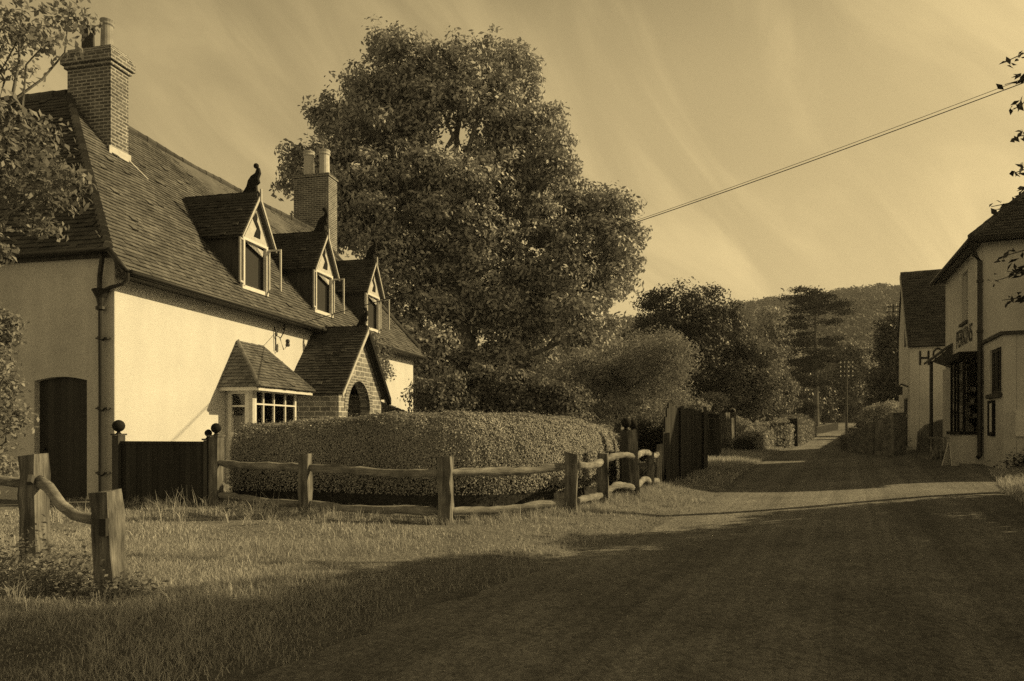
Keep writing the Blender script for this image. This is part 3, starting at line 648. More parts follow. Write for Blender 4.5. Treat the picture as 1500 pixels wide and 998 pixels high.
# long fence in front of the hedge
fp = [(447, 755, .92, .17), (653, 768, .94, .19), (836, 752, .92, .19), (883, 738, .88, .19), (931, 729, 1.26, .17), (953, 718, .80, .15), (965, 714, .93, .13)]
pp = []
for (px, py, h, w_) in fp: g = GP(px, py); pp.append((g.x, g.y, h, w_))
fen = empty('post_and_rail_fence', (pp[0][0], pp[0][1], gz(pp[0][0], pp[0][1])), 0, 'weathered post and rail fence running along the clipped hedge', 'fence')
fl = fen.location.copy()
start = (g1.x + .06, g1.y - .04)
for i, (x, y, h, w_) in enumerate(pp):
    mb = MB(); post(mb, x, y, h, w_, lean=(-.05 if i == 4 else random.uniform(-.02, .02), random.uniform(-.02, .02)), rz=random.uniform(-.25, -.08), chip=random.uniform(-.02, .02)); offset(mb, fl); mb.build('post', 'oak', fen)
seq = [start] + [(p[0], p[1]) for p in pp]
for i in range(len(seq) - 1):
    (xa, ya), (xb, yb) = seq[i], seq[i + 1]
    for hz in (.72, .17):
        mb = MB(); bow = .12 if i in (4, 5) else 0
        za, zb = gz(xa, ya) + hz, gz(xb, yb) + hz
        rail(mb, (xa, ya, za), (xb, yb, zb), .052, sag=-bow + .02, wig=.012, n=15); offset(mb, fl); mb.build('rail', 'oak_rail', fen, smooth=True)
# near broken fence
na, nb = GP(52, 822), GP(160, 874)
ff = empty('broken_fence', na, 0, 'two thick leaning oak posts with a sagging rail in the near grass', 'fence'); fl = na
mb = MB(); post(mb, na.x, na.y, 1.0, .18, lean=(-.02, 0), rz=R(-12)); offset(mb, fl); mb.build('post', 'oak', ff)
mb = MB(); post(mb, nb.x + .02, nb.y, .84, .175, lean=(-.06, .0), rz=R(-14), chip=.01); offset(mb, fl); mb.build('post', 'oak', ff)
mb = MB(); a = Vector((na.x + .04, na.y - .02, na.z + .76)); b = Vector((nb.x - .06, nb.y + .03, nb.z + .62))
mb.tube([a, a.lerp(b, .18) + Vector((0, 0, -.01)), a.lerp(b, .38) + Vector((0, 0, -.10)), a.lerp(b, .6) + Vector((0, 0, -.12)), a.lerp(b, .82) + Vector((0, 0, -.07)), b], [.055, .05, .048, .045, .045, .04], 8)
offset(mb, fl); mb.build('rail', 'oak_rail', ff, smooth=True)
mb = MB(); a = Vector((na.x - .12, na.y + .06, na.z + .72)); mb.tube([a, a + Vector((-.6, .3, .03)), a + Vector((-1.5, .8, 0))], [.05, .05, .05], 8); offset(mb, fl); mb.build('rail', 'oak_rail', ff, smooth=True)
mb = MB(); mb.tube([(na.x + .03, na.y - .11, na.z + .80), (na.x + .05, na.y - .16, na.z + .74)], [.035, .03], 6); offset(mb, fl); mb.build('peg', 'oak_dark', ff)
mb = MB(); mb.box(nb.x - .005, nb.x + .05, nb.y - .14, nb.y - .09, nb.z + .5, nb.z + .64); offset(mb, fl); mb.build('mortise', 'dark_room', ff)  # solid dark block in place of the shaded hollow

# ================================================================== HEDGE
hb = [(-5.35, 12.85), (-4.6, 12.8), (-3.8, 12.55), (-3.0, 12.2), (-2.1, 11.65), (-1.1, 11.4), (-.2, 11.7), (.6, 12.3), (1.25, 13.0), (1.75, 13.9), (2.15, 15.0), (2.6, 16.6), (3.1, 18.4)]
hb = np.array(hb); tck = np.concatenate([[0], np.cumsum(np.linalg.norm(np.diff(hb, axis=0), axis=1))])
HLEN = tck[-1]
def hpt(s): return np.stack([np.interp(s, tck, hb[:, 0]), np.interp(s, tck, hb[:, 1])], -1)
def hsurf(s, th):                       # th 0 = foot of the outer face, 1 = foot of the inner face
    s = np.asarray(s, float); th = np.asarray(th, float); e = .35
    p = (hpt(s - .5) + hpt(s) * 2 + hpt(s + .5)) / 4; t = unit(hpt(np.minimum(s + e, HLEN)) - hpt(np.maximum(s - e, 0))); nrm = np.stack([-t[:, 1], t[:, 0]], -1)
    top = np.interp(s, [0, 1, 3, 5.5, 8, 9.5, HLEN], [1.38, 1.45, 1.58, 1.60, 1.54, 1.40, 1.12])
    ang = math.pi * (1 - th); wd = .92
    c = np.sign(np.cos(ang)) * np.abs(np.cos(ang)) ** .42; sn = np.abs(np.sin(ang)) ** .42
    endf = np.clip(1 - ((.45 - np.minimum(s, HLEN - s)) / .45).clip(0, 1) ** 2.5, .02, 1) ** .5
    bulge = 1 + .015 * np.sin(s * 2.3) + .01 * np.sin(s * 5.1 + th * 4)
    lat = (c * wd * bulge * endf + wd)
    z = .0 + (top * (.3 + .7 * endf) * sn) * (1 + .012 * np.sin(s * 4 + 1))
    xy = p + nrm * lat[:, None]
    zz = H(xy[:, 0], xy[:, 1]) * .0 + .07 + z
    return np.stack([xy[:, 0], xy[:, 1], zz], -1)
hloc = np.array([hb[5][0], hb[5][1], .05]); hed = empty('clipped_hedge', hloc, 0, 'long clipped privet hedge with rounded top behind the rail fence', 'hedge')
ns, nh = 120, 40; S_, T_ = np.meshgrid(np.linspace(0, HLEN, ns), np.linspace(0, 1, nh)); V = hsurf(S_.ravel(), T_.ravel())
cen = hsurf(S_.ravel(), np.full(S_.size, .5)); cen[:, 2] = .5
V = V + unit(cen - V) * .05 + RNG.normal(0, .012, V.shape); ii = np.arange(ns * nh).reshape(nh, ns)
Fq = np.stack([ii[:-1, :-1], ii[:-1, 1:], ii[1:, 1:], ii[1:, :-1]], -1).reshape(-1, 4); raw_mesh('stems', V - hloc, Fq, 'hedge_core', hed)
nl = 320000; s = RNG.uniform(0, HLEN, nl); th = RNG.beta(1.0, 1.5, nl) * .98 + .005; p0 = hsurf(s, th); p1 = hsurf(s + .02, th); p2 = hsurf(s, th + .01)
nr = -unit(np.cross(p1 - p0, p2 - p0)); c0 = p0.copy(); c0[:, 2] -= .8; 
sg = np.sign(np.sum(nr * (p0 - np.stack([hsurf(s, np.full(nl, .5))[:, 0], hsurf(s, np.full(nl, .5))[:, 1], np.full(nl, .6)], -1)), 1, keepdims=True)); nr = nr * sg
p0 = p0 + nr * (RNG.normal(0, .017, (nl, 1)) + .012 + (RNG.uniform(0, 1, (nl, 1)) < .015) * RNG.uniform(0, .09, (nl, 1)) + .012 * np.sin(s * 13 + th * 40)[:, None] * np.sin(s * 5 - th * 23)[:, None])
V, Fq = leaves(p0, nr, .03, .7, .36); raw_mesh('foliage', V - hloc, Fq, 'leaf_hedge', hed)

# ================================================================== gate & board fence beyond the hedge
q0 = GP(917, 722); q1 = GP(927, 716)
gg = empty('garden_gate', q0, 0, 'small dark garden gate between two ball topped posts at the hedge end', 'gate')
for (q, h, s) in ((q0, 1.45, .1), (q1, 1.42, .1)):
    mb = MB(); mb.box(q.x - .1, q.x + .1, q.y - .1, q.y + .1, q.z - .2, q.z + h - .22); offset(mb, q0); p = mb.build('gate_post', 'oak_dark', gg)
    mb = MB(); mb.lathe((q.x, q.y, q.z + h - .22), [(.07, 0), (.04, .03), (.04, .06)] + [(max(.01, s * math.sin(t)), .05 + s - s * math.cos(t)) for t in [math.pi * i / 8 for i in range(1, 9)]], 14); offset(mb, q0); mb.build('ball_finial', 'dark_paint', p, smooth=True)
mb = MB(); d = (q1 - q0); mb.prism([q0 + Vector((.0, .1, .08)), q0 + Vector((0, .1, 1.0)), q1 + Vector((0, -.1, 1.0)), q1 + Vector((0, -.1, .08))], (.03, 0, 0)); offset(mb, q0); mb.build('gate_boards', 'creosote', gg)
b0 = GP(972, 712); b1 = GP(1037, 687)
bf = empty('board_fence', b0, 0, 'tall dark close boarded fence under the trees past the hedge', 'fence')
ub = (b1 - b0); nb_ = int(ub.length / .155); mb = MB()
for i in range(nb_):
    t = i / nb_; p = b0.lerp(b1, t); q = b0.lerp(b1, (i + .94) / nb_); hgt = (1.9 - .25 * math.exp(-t * 20) * 3 if t < .1 else 1.78 - .2 * t) + random.uniform(-.02, .02)
    p = Vector((p.x, p.y, gz(p.x, p.y))); mb.prism([p, q, Vector((q.x, q.y, p.z + hgt)), Vector((p.x, p.y, p.z + hgt + random.uniform(-.02, .02)))], (-.03, .02, 0))
offset(mb, b0); mb.build('boards', 'creosote_lath', bf)
for t in (.02, .3, .85):
    p = b0.lerp(b1, t); mb = MB(); mb.box(p.x + .02, p.x + .1, p.y - .05, p.y + .03, p.z - .2, p.z + (1.15 if t < .1 else 1.75)); offset(mb, b0); mb.build('fence_post', 'oak_dark', bf)
# shed door and tall pale posts
s0 = GP(1049, 672)
sh = empty('garden_shed', s0, 0, 'small dark garden shed with a pale window frame beside the board fence', 'shed')
mb = MB(); mb.box(-.42, .12, 0, 1.2, -.2, 1.55); mb.build('wall', 'creosote_lath', sh)
mb = MB(); mb.prism([(-.45, -.06, 1.56), (.16, -.06, 1.5), (.16, 1.3, 1.5), (-.45, 1.3, 1.56)], (0, 0, .04)); mb.build('roof', 'tile_dark', sh)
mb = MB(); mb.box(-.28, -.02, -.03, -.005, .98, 1.01); mb.box(-.28, -.02, -.03, -.005, 1.37, 1.4); mb.box(-.28, -.25, -.03, -.005, 1.01, 1.37); mb.box(-.05, -.02, -.03, -.005, 1.01, 1.37); mb.build('window_frame', 'oak_dark', sh)
for k, (px, yt, yb, w_, mt, lab) in enumerate([(1062, 604, 660, .30, 'oak', 'broad pale sunlit gatepost standing past the dark shed'), (1071, 612, 657, .2, 'oak', 'narrower grey post just right of the broad pale gatepost'), (1052, 618, 668, .14, 'oak_dark', 'thin dark post at the corner of the garden shed')]):
    q = GP(px, yb); hh = (yb - yt) / F * q.y; mb = MB(); post(mb, 0, 0, 0.01, w_); mb = MB(); post(mb, q.x, q.y, hh, w_, rz=.6); offset(mb, q)
    o = mb.build('gate_post', mt); o.location = q; tag(o, lab, 'post')
q = GP(1077, 656); hh = 57 / F * q.y
mb = MB(); mb.tube([(0, 0, -.2), (0, 0, hh * .85), (-.03, 0, hh * .97), (-.12, 0, hh), (-.25, 0, hh * .98)], .045, 8)
o = mb.build('hooped_rail', 'oak', smooth=True); o.location = q; tag(o, 'bent pale hoop rail beside the sunlit gateposts', 'rail')
kp = [GP(px, py) for px, py in ((1080, 655), (1090, 653), (1102, 656), (1114, 656))]
pf = empty('picket_fence', kp[0], 0, 'low pale picket fence tumbling along the sunny bank', 'fence')
for i in range(3):
    a, b = kp[i], kp[i + 1]
    for j in range(5):
        p = a.lerp(b, j / 5); zz = gz(p.x, p.y); mb = MB(); mb.box(p.x - .04, p.x + .04, p.y - .02, p.y + .02, zz, zz + .62 + random.uniform(-.05, .05)); offset(mb, kp[0]); mb.build('picket', 'oak', pf)
    mb = MB(); rail(mb, a + Vector((0, 0, .5)), b + Vector((0, 0, .5)), .04, n=5); offset(mb, kp[0]); mb.build('rail', 'oak_rail', pf)

# ================================================================== SHOP
sh = empty('village_shop', (12.16, 18.5, 0), math.atan2(.9254, .379), 'two storey rendered corner shop with bay shopfront and hipped tile roof', 'shop')
EW = 6.35
mb = MB()
def wall_with(mb, plane, u0, u1, z0, z1, holes, th):     # vertical wall of strips around rectangular holes (sorted, not overlapping in u)
    u = u0
    for (a, b, c, d) in holes:
        plane(mb, u, a, z0, z1, th); plane(mb, a, b, z0, c, th); plane(mb, a, b, d, z1, th); u = b
    plane(mb, u, u1, z0, z1, th)
fy = lambda m, a, b, c, d, th: m.box(a, b, -th, 0, c, d)
wall_with(mb, fy, -.0, 5.37, .2, EW, [(1.9, 2.75, 4.5, 5.95)], .3)
mb.box(0, .3, -7, -.3, .2, EW); mb.box(5.07, 5.37, -7, -.3, .2, EW); mb.box(.3, 5.07, -7, -6.7, .2, EW)
mb.build('wall', 'shop_render', sh)
mb = MB(); wall_with(mb, fy, -2.06, -.003, .2, 3.6, [(-1.87, -.73, 2.27, 3.36)], .25); mb.box(-2.06, -1.8, -7, -.255, .2, 3.6); mb.box(-1.8, 0, -7, -.255, 3.4, 3.6); ext = mb.build('side_extension', 'shop_render', sh)
mb = MB(); mb.box(-2.14, -.0, -.02, .07, 3.6, 3.68); mb.box(-2.14, -2.0, -7, -.02, 3.6, 3.68); mb.box(-1.99, -.0, -7, -.02, 3.602, 3.66); mb.build('coping', 'oak_dark', ext)
# upper window
mb = MB(); mk = lambda m, a, b, c, d: m.box(a, b, -.16, -.1, c, d); lattice(mb, mk, 1.9, 2.75, 4.5, 5.95, [2.32], [5.2], .06, .04); wu = mb.build('window', 'paint_gable', sh)
mb = MB(); mb.box(1.95, 2.7, -.14, -.135, 4.55, 5.9); mb.build('pane', 'glass', wu); mb = MB(); mb.box(1.9, 2.75, -.29, -.27, 4.5, 5.95); mb.build('window_sheet', 'window_sheet', wu); mb = MB(); mb.box(1.83, 2.82, -.1, .07, 4.42, 4.5); mb.build('sill', 'oak_dark', wu)
# extension window, shutter and notice board
mb = MB(); mk = lambda m, a, b, c, d: m.box(a, b, -.12, -.04, c, d); lattice(mb, mk, -1.87, -.73, 2.27, 3.36, [-1.5, -1.1], [], .07, .04); wu = mb.build('window', 'oak_dark', sh)
mb = MB(); mb.box(-1.8, -.8, -.09, -.085, 2.3, 3.3); mb.build('pane', 'glass', wu); mb = MB(); mb.box(-1.87, -.73, -.24, -.22, 2.27, 3.36); mb.build('blind', 'window_sheet', wu); mb = MB(); mb.box(-1.95, -.65, -.04, .08, 2.17, 2.27); mb.build('sill', 'oak_dark', wu)
mb = MB(); mb.box(-1.3, -.75, .005, .06, 1.25, 2.12); nbd = mb.build('notice_board', 'dark_paint', sh)
mb = MB(); mb.box(-1.22, -1.0, .062, .066, 1.35, 2.05); mb.build('notice', 'shop_render', nbd)
mb = MB(); mb.box(-2.14, -2.065, -.5, -.22, 1.25, 1.85); mb.build('poster_case', 'card', sh)
mb = MB(); mb.box(-2.1, -2.065, -1.1, -.7, 1.62, 1.67); mb.build('air_slot', 'dark_paint', sh)
# roof
mb = MB(); o_ = .32; ez = EW - .02; ax0, ax1, ay, az = 2.6, 2.8, -3.5, 9.7
c = [(-o_, o_, ez), (5.37 + o_, o_, ez), (5.37 + o_, -7 - o_, ez), (-o_, -7 - o_, ez)]
tile_poly(mb, [c[3], c[0], (ax0, ay, az)], .2, .12); tile_poly(mb, [c[0], c[1], (ax1, ay, az), (ax0, ay, az)], .2, .12)
mb.prism([c[1], c[2], (ax1, ay, az)], (0, 0, -.05)); mb.prism([c[2], c[3], (ax0, ay, az), (ax1, ay, az)], (0, 0, -.05))
ridge(mb, c[0], (ax0, ay, az), .1, .3); rfs = mb.build('roof', 'tile_dark', sh)
mb = MB(); mb.box(-o_ + .02, 5.37 + o_, o_ - .04, o_ - .01, EW - .18, EW - .03); mb.box(-o_ + .02, -o_ + .05, -7, o_ - .045, EW - .18, EW - .03); mb.box(-o_ + .05, 5.6, -.05, o_ - .05, EW - .1, EW - .07); mb.box(-o_ + .05, .3, -7, -.06, EW - .1, EW - .07)
mb.tube([(-o_ - .06, o_ + .05, EW - .1), (5.6, o_ + .05, EW - .1)], .06, 8); mb.tube([(-o_ - .06, o_ + .05, EW - .1), (-o_ - .06, -7, EW - .1)], .06, 8); mb.build('gutter', 'iron', rfs)
mb = MB(); mb.tube([(-o_, o_, EW - .15), (-.12, .2, EW - .45), (-.05, .08, EW - .6), (-.05, .08, 2), (-.05, .08, .75), (-.08, .14, .68)], .06, 8)
for z in (5.2, 3.9, 2.6, 1.4): mb.lathe((-.05, .08, z), [(.065, 0), (.08, .01), (.08, .07), (.065, .08)], 10)
mb.build('downpipe', 'iron', sh)
# bay shopfront
mb = MB(); mb.box(.16, 1.95, .005, .42, .2, 1.28); bs = mb.build('shopfront', 'shop_render', sh)
mb = MB(); mb.box(.10, 2.05, .0, .50, 1.28, 1.36); mb.build('sill', 'dark_paint', bs)
mb = MB(); mb.box(.08, 2.08, 0, .53, 3.27, 3.45); mb.build('fascia', 'dark_paint', bs)
mb = MB()
for a in (.16, .92, 1.35, 1.88): mb.box(a, a + .06, .36, .42, 1.36, 3.27)
mb.box(.16, .22, .005, .05, 1.36, 3.27); mb.box(.16, .2, .05, .36, 2.95, 3.0); mb.build('mullions', 'dark_paint', bs)
mb = MB(); mb.box(.18, .184, .05, .36, 1.37, 3.26); mb.box(.22, 1.88, .39, .394, 1.37, 3.26); mb.build('pane', 'glass', bs)
for z in (1.36, 1.72, 2.06, 2.4):
    a = .26
    while a < 1.7:
        w_ = random.uniform(.06, .15); hh = random.uniform(.1, .26); yq = random.uniform(.08, .26)
        if random.random() < .8: mb = MB(); mb.box(a, a + w_, yq, yq + .07, z + .012, z + hh); mb.build('boxed_goods', 'goods', bs)
        a += w_ + random.uniform(.01, .12)
    mb = MB(); mb.box(.24, 1.86, .05, .35, z, z + .01); mb.build('shelf', 'paint_gable', bs)
mb = MB(); mb.box(.25, 1.9, .008, .02, 1.37, 3.2); mb.build('window_backing', 'dark_room', bs)
# door, pilaster and pent canopy
mb = MB(); mb.box(2.35, 3.2, .004, .04, .75, 2.9); mb.build('door', 'door', sh)
mb = MB(); mb.box(2.12, 2.3, .004, .14, .4, 3.3); mb.build('pilaster', 'paint_gable', sh)
mb = MB(); mb.box(4.15, 4.6, .004, .2, .4, 3.3); mb.build('pilaster', 'paint_gable', sh)
mb = MB(); mb.prism([(4.1, .0, 4.12), (4.1, .62, 3.62), (4.1, .62, 3.54), (4.1, .0, 4.04)], (1.3, 0, 0)); cn = mb.build('canopy', 'tile_dark', sh)
mb = MB(); mb.prism([(4.13, .0, 4.03), (4.13, .57, 3.55), (4.13, .0, 3.3)], (.03, 0, 0)); mb.build('canopy_side', 'oak_dark', cn)
mb = MB(); mb.tube([(4.3, .56, 3.58), (4.3, .56, .6)], .05, 8); mb.build('canopy_post', 'iron', cn)
def text(body, size, loc, rot, m, parent, name='lettering', th=.012, sx=1.0):
    cu = bpy.data.curves.new('t', 'FONT'); cu.body = body; cu.size = size; cu.extrude = th; cu.extrude = .003 if len(body) > 1 else th; cu.offset = (0 if len(body) > 1 else .004); cu.align_x = 'LEFT'
    t = bpy.data.objects.new('t', cu); COL.objects.link(t); bpy.context.view_layer.update()
    me = bpy.data.meshes.new_from_object(t.evaluated_get(bpy.context.evaluated_depsgraph_get())); bpy.data.objects.remove(t)
    me.materials.clear(); me.materials.append(M[m]); o = bpy.data.objects.new(name, me); COL.objects.link(o)
    o.parent = parent; o.location = loc; o.rotation_euler = rot; o.scale = (sx, 1, 1); return o
text('PERKINS', .72, (3.5, .02, 3.86), (R(90), 0, R(180)), 'sign_paint', sh, sx=.84)
# steps and rail
mb = MB(); mb.box(2.1, 3.6, .16, 1.0, .25, .62); mb.box(2.1, 3.6, .16, .7, .62, .78); st = mb.build('steps', 'stone', sh)
mb = MB()
for y in (.5, .62, .74, .86): mb.box(2.02, 2.06, y, y + .05, .5, 1.15)
mb.box(2.0, 2.08, .45, .95, 1.15, 1.2); mb.build('railing', 'oak_rail', st)
# A-board
ab = P(1400, 676, 18.2); ab.z = gz(ab.x, ab.y)
o = empty('sandwich_board', ab, R(20), 'small white sandwich board leaning open outside the shop bay', 'sign')
mb = MB()
mb.prism([(-.13, 0, 0), (.13, 0, 0), (.10, .12, .62), (-.05, .12, .62)], (0, .02, 0)); mb.build('front_panel', 'card', o)
mb = MB(); mb.prism([(-.13, .28, 0), (.13, .28, 0), (.08, .145, .62), (-.07, .145, .62)], (0, .02, 0)); mb.build('rear_panel', 'card', o)
# ================================================================== HOUSE beyond the shop
hs = empty('gabled_house', (14.43, 26.0, 0), math.atan2(.912, .41), 'pale house with dark slate roof and large painted letters beyond the shop', 'house')
mb = MB(); g_ = [(0, .4), (4.8, .4), (4.8, 5.2), (3.0, 7.55), (0, 4.55)]
mb.prism([(a, 0, z) for a, z in g_], (0, -.3, 0)); mb.prism([(a, -9, z) for a, z in g_], (0, -.3, 0)); mb.box(0, .3, -9, -.305, .4, 4.5); mb.box(4.5, 4.8, -9, -.305, .4, 5.1); mb.build('wall', 'shop_render', hs)
mb = MB(); tile_poly(mb, [(-.15, .06, 4.42), (-.15, -9.3, 4.42), (3.0, -9.3, 7.62), (3.0, .06, 7.62)], .25, .16); mb.prism([(3.0, .06, 7.6), (3.0, -9.3, 7.6), (5.0, -9.3, 5.0), (5.0, .06, 5.0)], (0, 0, -.06)); r_ = mb.build('roof', 'tile_dark', hs)
mb = MB(); ridge(mb, (3.0, .08, 7.64), (3.0, -9.3, 7.64), .08, .4); mb.build('ridge_tiles', 'tile_dark', r_)
mb = MB(); mb.prism([(-.12, .07, 4.42), (3.0, .07, 7.6), (3.0, .07, 7.42), (-.12, .07, 4.22)], (0, .04, 0)); mb.box(-.1, -.03, -9, .05, 4.36, 4.45); mb.build('bargeboard', 'paint_gable', r_)
mb = MB(); mb.box(1.2, 1.9, .004, .03, 4.6, 5.7); wu = mb.build('window', 'dark_room', hs)
mb = MB(); mb.box(.9, 2.0, .004, .03, .5, 2.6); mb.build('door', 'door', hs)
mb = MB(); mb.tube([(.5, .02, 3.0), (.5, .25, 3.1), (.5, .3, 3.0)], .03, 6); mb.box(.4, .6, .2, .4, 2.7, 3.0); mb.build('wall_lamp', 'iron', hs)
# letters on the camera-facing wall (local x = 0 plane, running towards -y)
text('H', .74, (-.01, -.26, 3.74), (R(90), 0, R(-90)), 'sign_paint', hs, sx=.74); text('O', .60, (-.01, -.70, 3.92), (R(90), 0, R(-90)), 'sign_paint', hs, sx=.75)
# rough stone flank wall before it
w0 = GP(1345, 664); 
mb = MB(); mb.prism([(0, 0, -.2), (.75, -.25, -.2), (.75, -.25, 1.15), (.25, -.1, .95), (.05, 0, .7)], (.2, .5, 0))
o = mb.build('stone_flank', 'stone'); o.location = w0; tag(o, 'dark sloping stone wall between the lettered house and the shop canopy', 'wall')

# ================================================================== LANE BANKS AND WALLS
def ivy_bank(name, label, cat, pts, h, thick, n, leaf, m, core='stone', seedamp=.1):
    pts = [Vector(p) for p in pts]; root = empty(name, pts[0], 0, label, cat); base = pts[0]
    mb = MB(); L2 = []
    for i in range(len(pts) - 1):
        a, b = pts[i], pts[i + 1]; d = (b - a); nn_ = Vector((-d.y, d.x, 0)).normalized() * thick
        mb.add([a, b, b + Vector((0, 0, h[i + 1])), a + Vector((0, 0, h[i])), a + nn_, b + nn_, b + nn_ + Vector((0, 0, h[i + 1])), a + nn_ + Vector((0, 0, h[i]))], [(0, 1, 2, 3), (7, 6, 5, 4), (3, 2, 6, 7), (0, 3, 7, 4), (1, 5, 6, 2)])
        L2.append(d.length)
    offset(mb, base); mb.build('core', core, root, rough=.03)
    k = RNG.choice(len(L2), n, p=np.array(L2) / sum(L2)); t = RNG.uniform(0, 1, n); A = np.array(pts)[k]; B = np.array(pts)[k + 1]; p = A + (B - A) * t[:, None]
    hh = np.array(h)[k] * (1 - t) + np.array(h)[k + 1] * t; d = unit(B - A); nn_ = np.stack([-d[:, 1], d[:, 0], 0 * t], -1)
    u_ = RNG.uniform(0, 1.35, n); top = u_ > 1
    lat = np.where(top, (u_ - 1) / .35 * thick, -.04) ; lump = seedamp * (np.sin(t * 9 + k * 2) + np.sin(t * 23 + k))
    side = np.where(RNG.uniform(0, 1, n) < .5, 1., 0.) * (~top); lat = np.where(side > 0, thick + .04, lat); sgn = np.where(side > 0, -1., 1.)[:, None]
    q = p + nn_ * lat[:, None]; q[:, 2] += np.where(top, hh + np.abs(RNG.normal(0, .05, n)) + np.abs(lump), np.minimum(u_, 1) * hh); q -= sgn * nn_ * (np.where(top, 0, np.abs(RNG.normal(0, .06, n)) + np.abs(lump) * .5))[:, None]
    nr = np.where(top[:, None], np.array([0, 0, 1.]), -nn_ * sgn); V, Fq = leaves(q, nr, leaf, .6, .6); raw_mesh('foliage', V - np.array(base), Fq, m, root); return root
ivy_bank('lane_wall', 'ragged plant-covered retaining wall on the right below the lettered house', 'wall', [GP(1328, 668), GP(1300, 667), GP(1262, 662), P(1256, 642, 52)], [1.4, 1.1, .6, .5], .5, 9000, .09, 'leaf_mid')
ivy_bank('garden_bank', 'sunlit leafy bank along the left side of the lane', 'bank', [GP(1172, 652), GP(1150, 657), GP(1128, 656), GP(1100, 662)][::-1], [.45, .9, 1.1, 1.0], .6, 9000, .09, 'leaf_light', 'hedge_core')
ivy_bank('lane_hedge', 'dark rounded clipped hedge at the left bend of the lane', 'hedge', [GP(1168, 655), P(1185, 648, 44), P(1192, 640, 56)], [1.3, 1.4, 1.0], .9, 6000, .1, 'leaf_mid', 'hedge_core')
fw = [P(1190, 635, 74), P(1228, 633, 78)]
for p in fw: p.z = gz(p.x, p.y) - .1
mb = MB(); d = fw[1] - fw[0]; mb.prism([Vector((0, 0, -.2)), d + Vector((0, 0, -.2)), d + Vector((0, 0, .75)), Vector((0, 0, .65))], (0, .4, 0)); o = mb.build('far_wall', 'hedge_core'); o.location = fw[0]; tag(o, 'low stone wall across the far bend of the lane', 'wall')

# ================================================================== TREES
def base_at(px, Y): x = (px - HX) / F * Y; return (x, Y, gz(x, Y))
big = pb([(590, 116, 84, 60), (685, 116, 78, 56), (752, 120, 50, 52), (535, 150, 56, 46), (492, 176, 46, 36), (545, 225, 80, 62), (606, 210, 42, 50), (735, 180, 60, 50), (765, 210, 70, 58), (645, 155, 62, 38), (706, 262, 80, 42), (628, 262, 70, 36), (815, 245, 32, 40), (530, 280, 75, 50), (462, 250, 48, 42), (432, 262, 26, 30), (485, 325, 62, 60), (580, 325, 90, 75), (690, 315, 95, 80), (800, 310, 70, 56), (880, 325, 62, 48), (912, 350, 38, 36), (890, 405, 50, 55), (600, 430, 90, 80), (700, 420, 100, 90), (815, 410, 90, 80), (640, 530, 95, 75), (760, 520, 95, 80), (560, 510, 40, 60), (860, 490, 60, 60), (640, 590, 60, 35)], 35, .95)
tree('walnut_tree', 'huge spreading broadleaf tree towering behind the cottage chimney', 'tree', base_at(690, 35), big, 215000, .24, 'leaf_big', .6, per=34, clump=.66, asp=.45, twigs=320, droop=.5, shell=(.35, 1.02))
tree('holly_tree', 'dense dark glossy evergreen tree right of the huge tree', 'tree', base_at(1010, 46), pb([(985, 450, 48, 42), (1035, 462, 42, 46), (955, 510, 45, 55), (1020, 530, 60, 60), (1065, 500, 36, 50), (1010, 590, 60, 40)], 46), 42000, .2, 'leaf_dark', .3, per=24, clump=.7, twigs=40)
tree('feathery_shrub', 'tall feathery mid-grey shrub rising behind the right end of the hedge', 'shrub', base_at(900, 29), pb([(865, 565, 68, 62), (935, 540, 70, 58), (990, 530, 36, 46), (825, 590, 42, 38), (915, 600, 70, 30), (980, 590, 40, 40)], 29), 56000, .15, 'leaf_fine', .15, per=30, clump=.5, asp=.22, twigs=30, shell=(.4, 1.05), jit=.9)
tree('garden_thicket', 'dense leafy thicket filling the garden directly behind the hedge', 'shrub', base_at(730, 24), pb([(640, 590, 45, 42), (705, 585, 55, 50), (775, 585, 50, 50), (830, 595, 40, 38), (740, 610, 70, 24)], 24), 42000, .13, 'leaf_mid', .12, per=26, clump=.4, twigs=20)
tree('fence_shrub', 'dark shrub filling the gap between garden gate and board fence', 'shrub', base_at(955, 19), pb([(950, 650, 26, 35), (975, 640, 18, 26), (935, 640, 16, 28)], 19), 9000, .07, 'leaf_dark', .06, per=24, clump=.25, limbs=False)
tree('overhanging_shrub', 'pale flowering shrub spilling over the board fence end', 'shrub', base_at(1030, 27.5), pb([(1030, 605, 18, 14), (1020, 596, 16, 12), (1040, 590, 20, 16), (1035, 622, 8, 14)], 27), 5000, .1, 'leaf_light', .05, per=14, clump=.3, limbs=False)
tree('lane_tree', 'loose sunlit tree leaning over the lane past the gateposts', 'tree', base_at(1105, 44), pb([(1110, 560, 45, 46), (1143, 585, 30, 34), (1080, 575, 36, 48), (1118, 522, 36, 30), (1085, 610, 40, 28), (1135, 615, 22, 20)], 46), 36000, .17, 'leaf_mid', .2, per=22, clump=.55)
tree('garden_shrub', 'low pale shrub on the sunny bank behind the pickets', 'shrub', base_at(1098, 34), pb([(1095, 635, 18, 14), (1118, 632, 18, 15), (1085, 622, 14, 12)], 35), 6000, .1, 'leaf_light', .06, per=18, clump=.3, limbs=False)
tree('round_topiary', 'round clipped bush standing above the bend of the lane', 'bush', base_at(1182, 56), pb([(1181, 600, 13, 13)], 56, 1), 7000, .13, 'leaf_mid', .1, per=14, clump=.25, limbs=False, shell=(.85, 1.0))
tree('flat_topiary', 'flat dark clipped bush beside the round one on the bank', 'bush', base_at(1157, 50), pb([(1158, 617, 18, 9), (1150, 612, 12, 7)], 50, 1), 5000, .12, 'leaf_dark', .1, per=14, clump=.25, limbs=False, shell=(.8, 1.0))
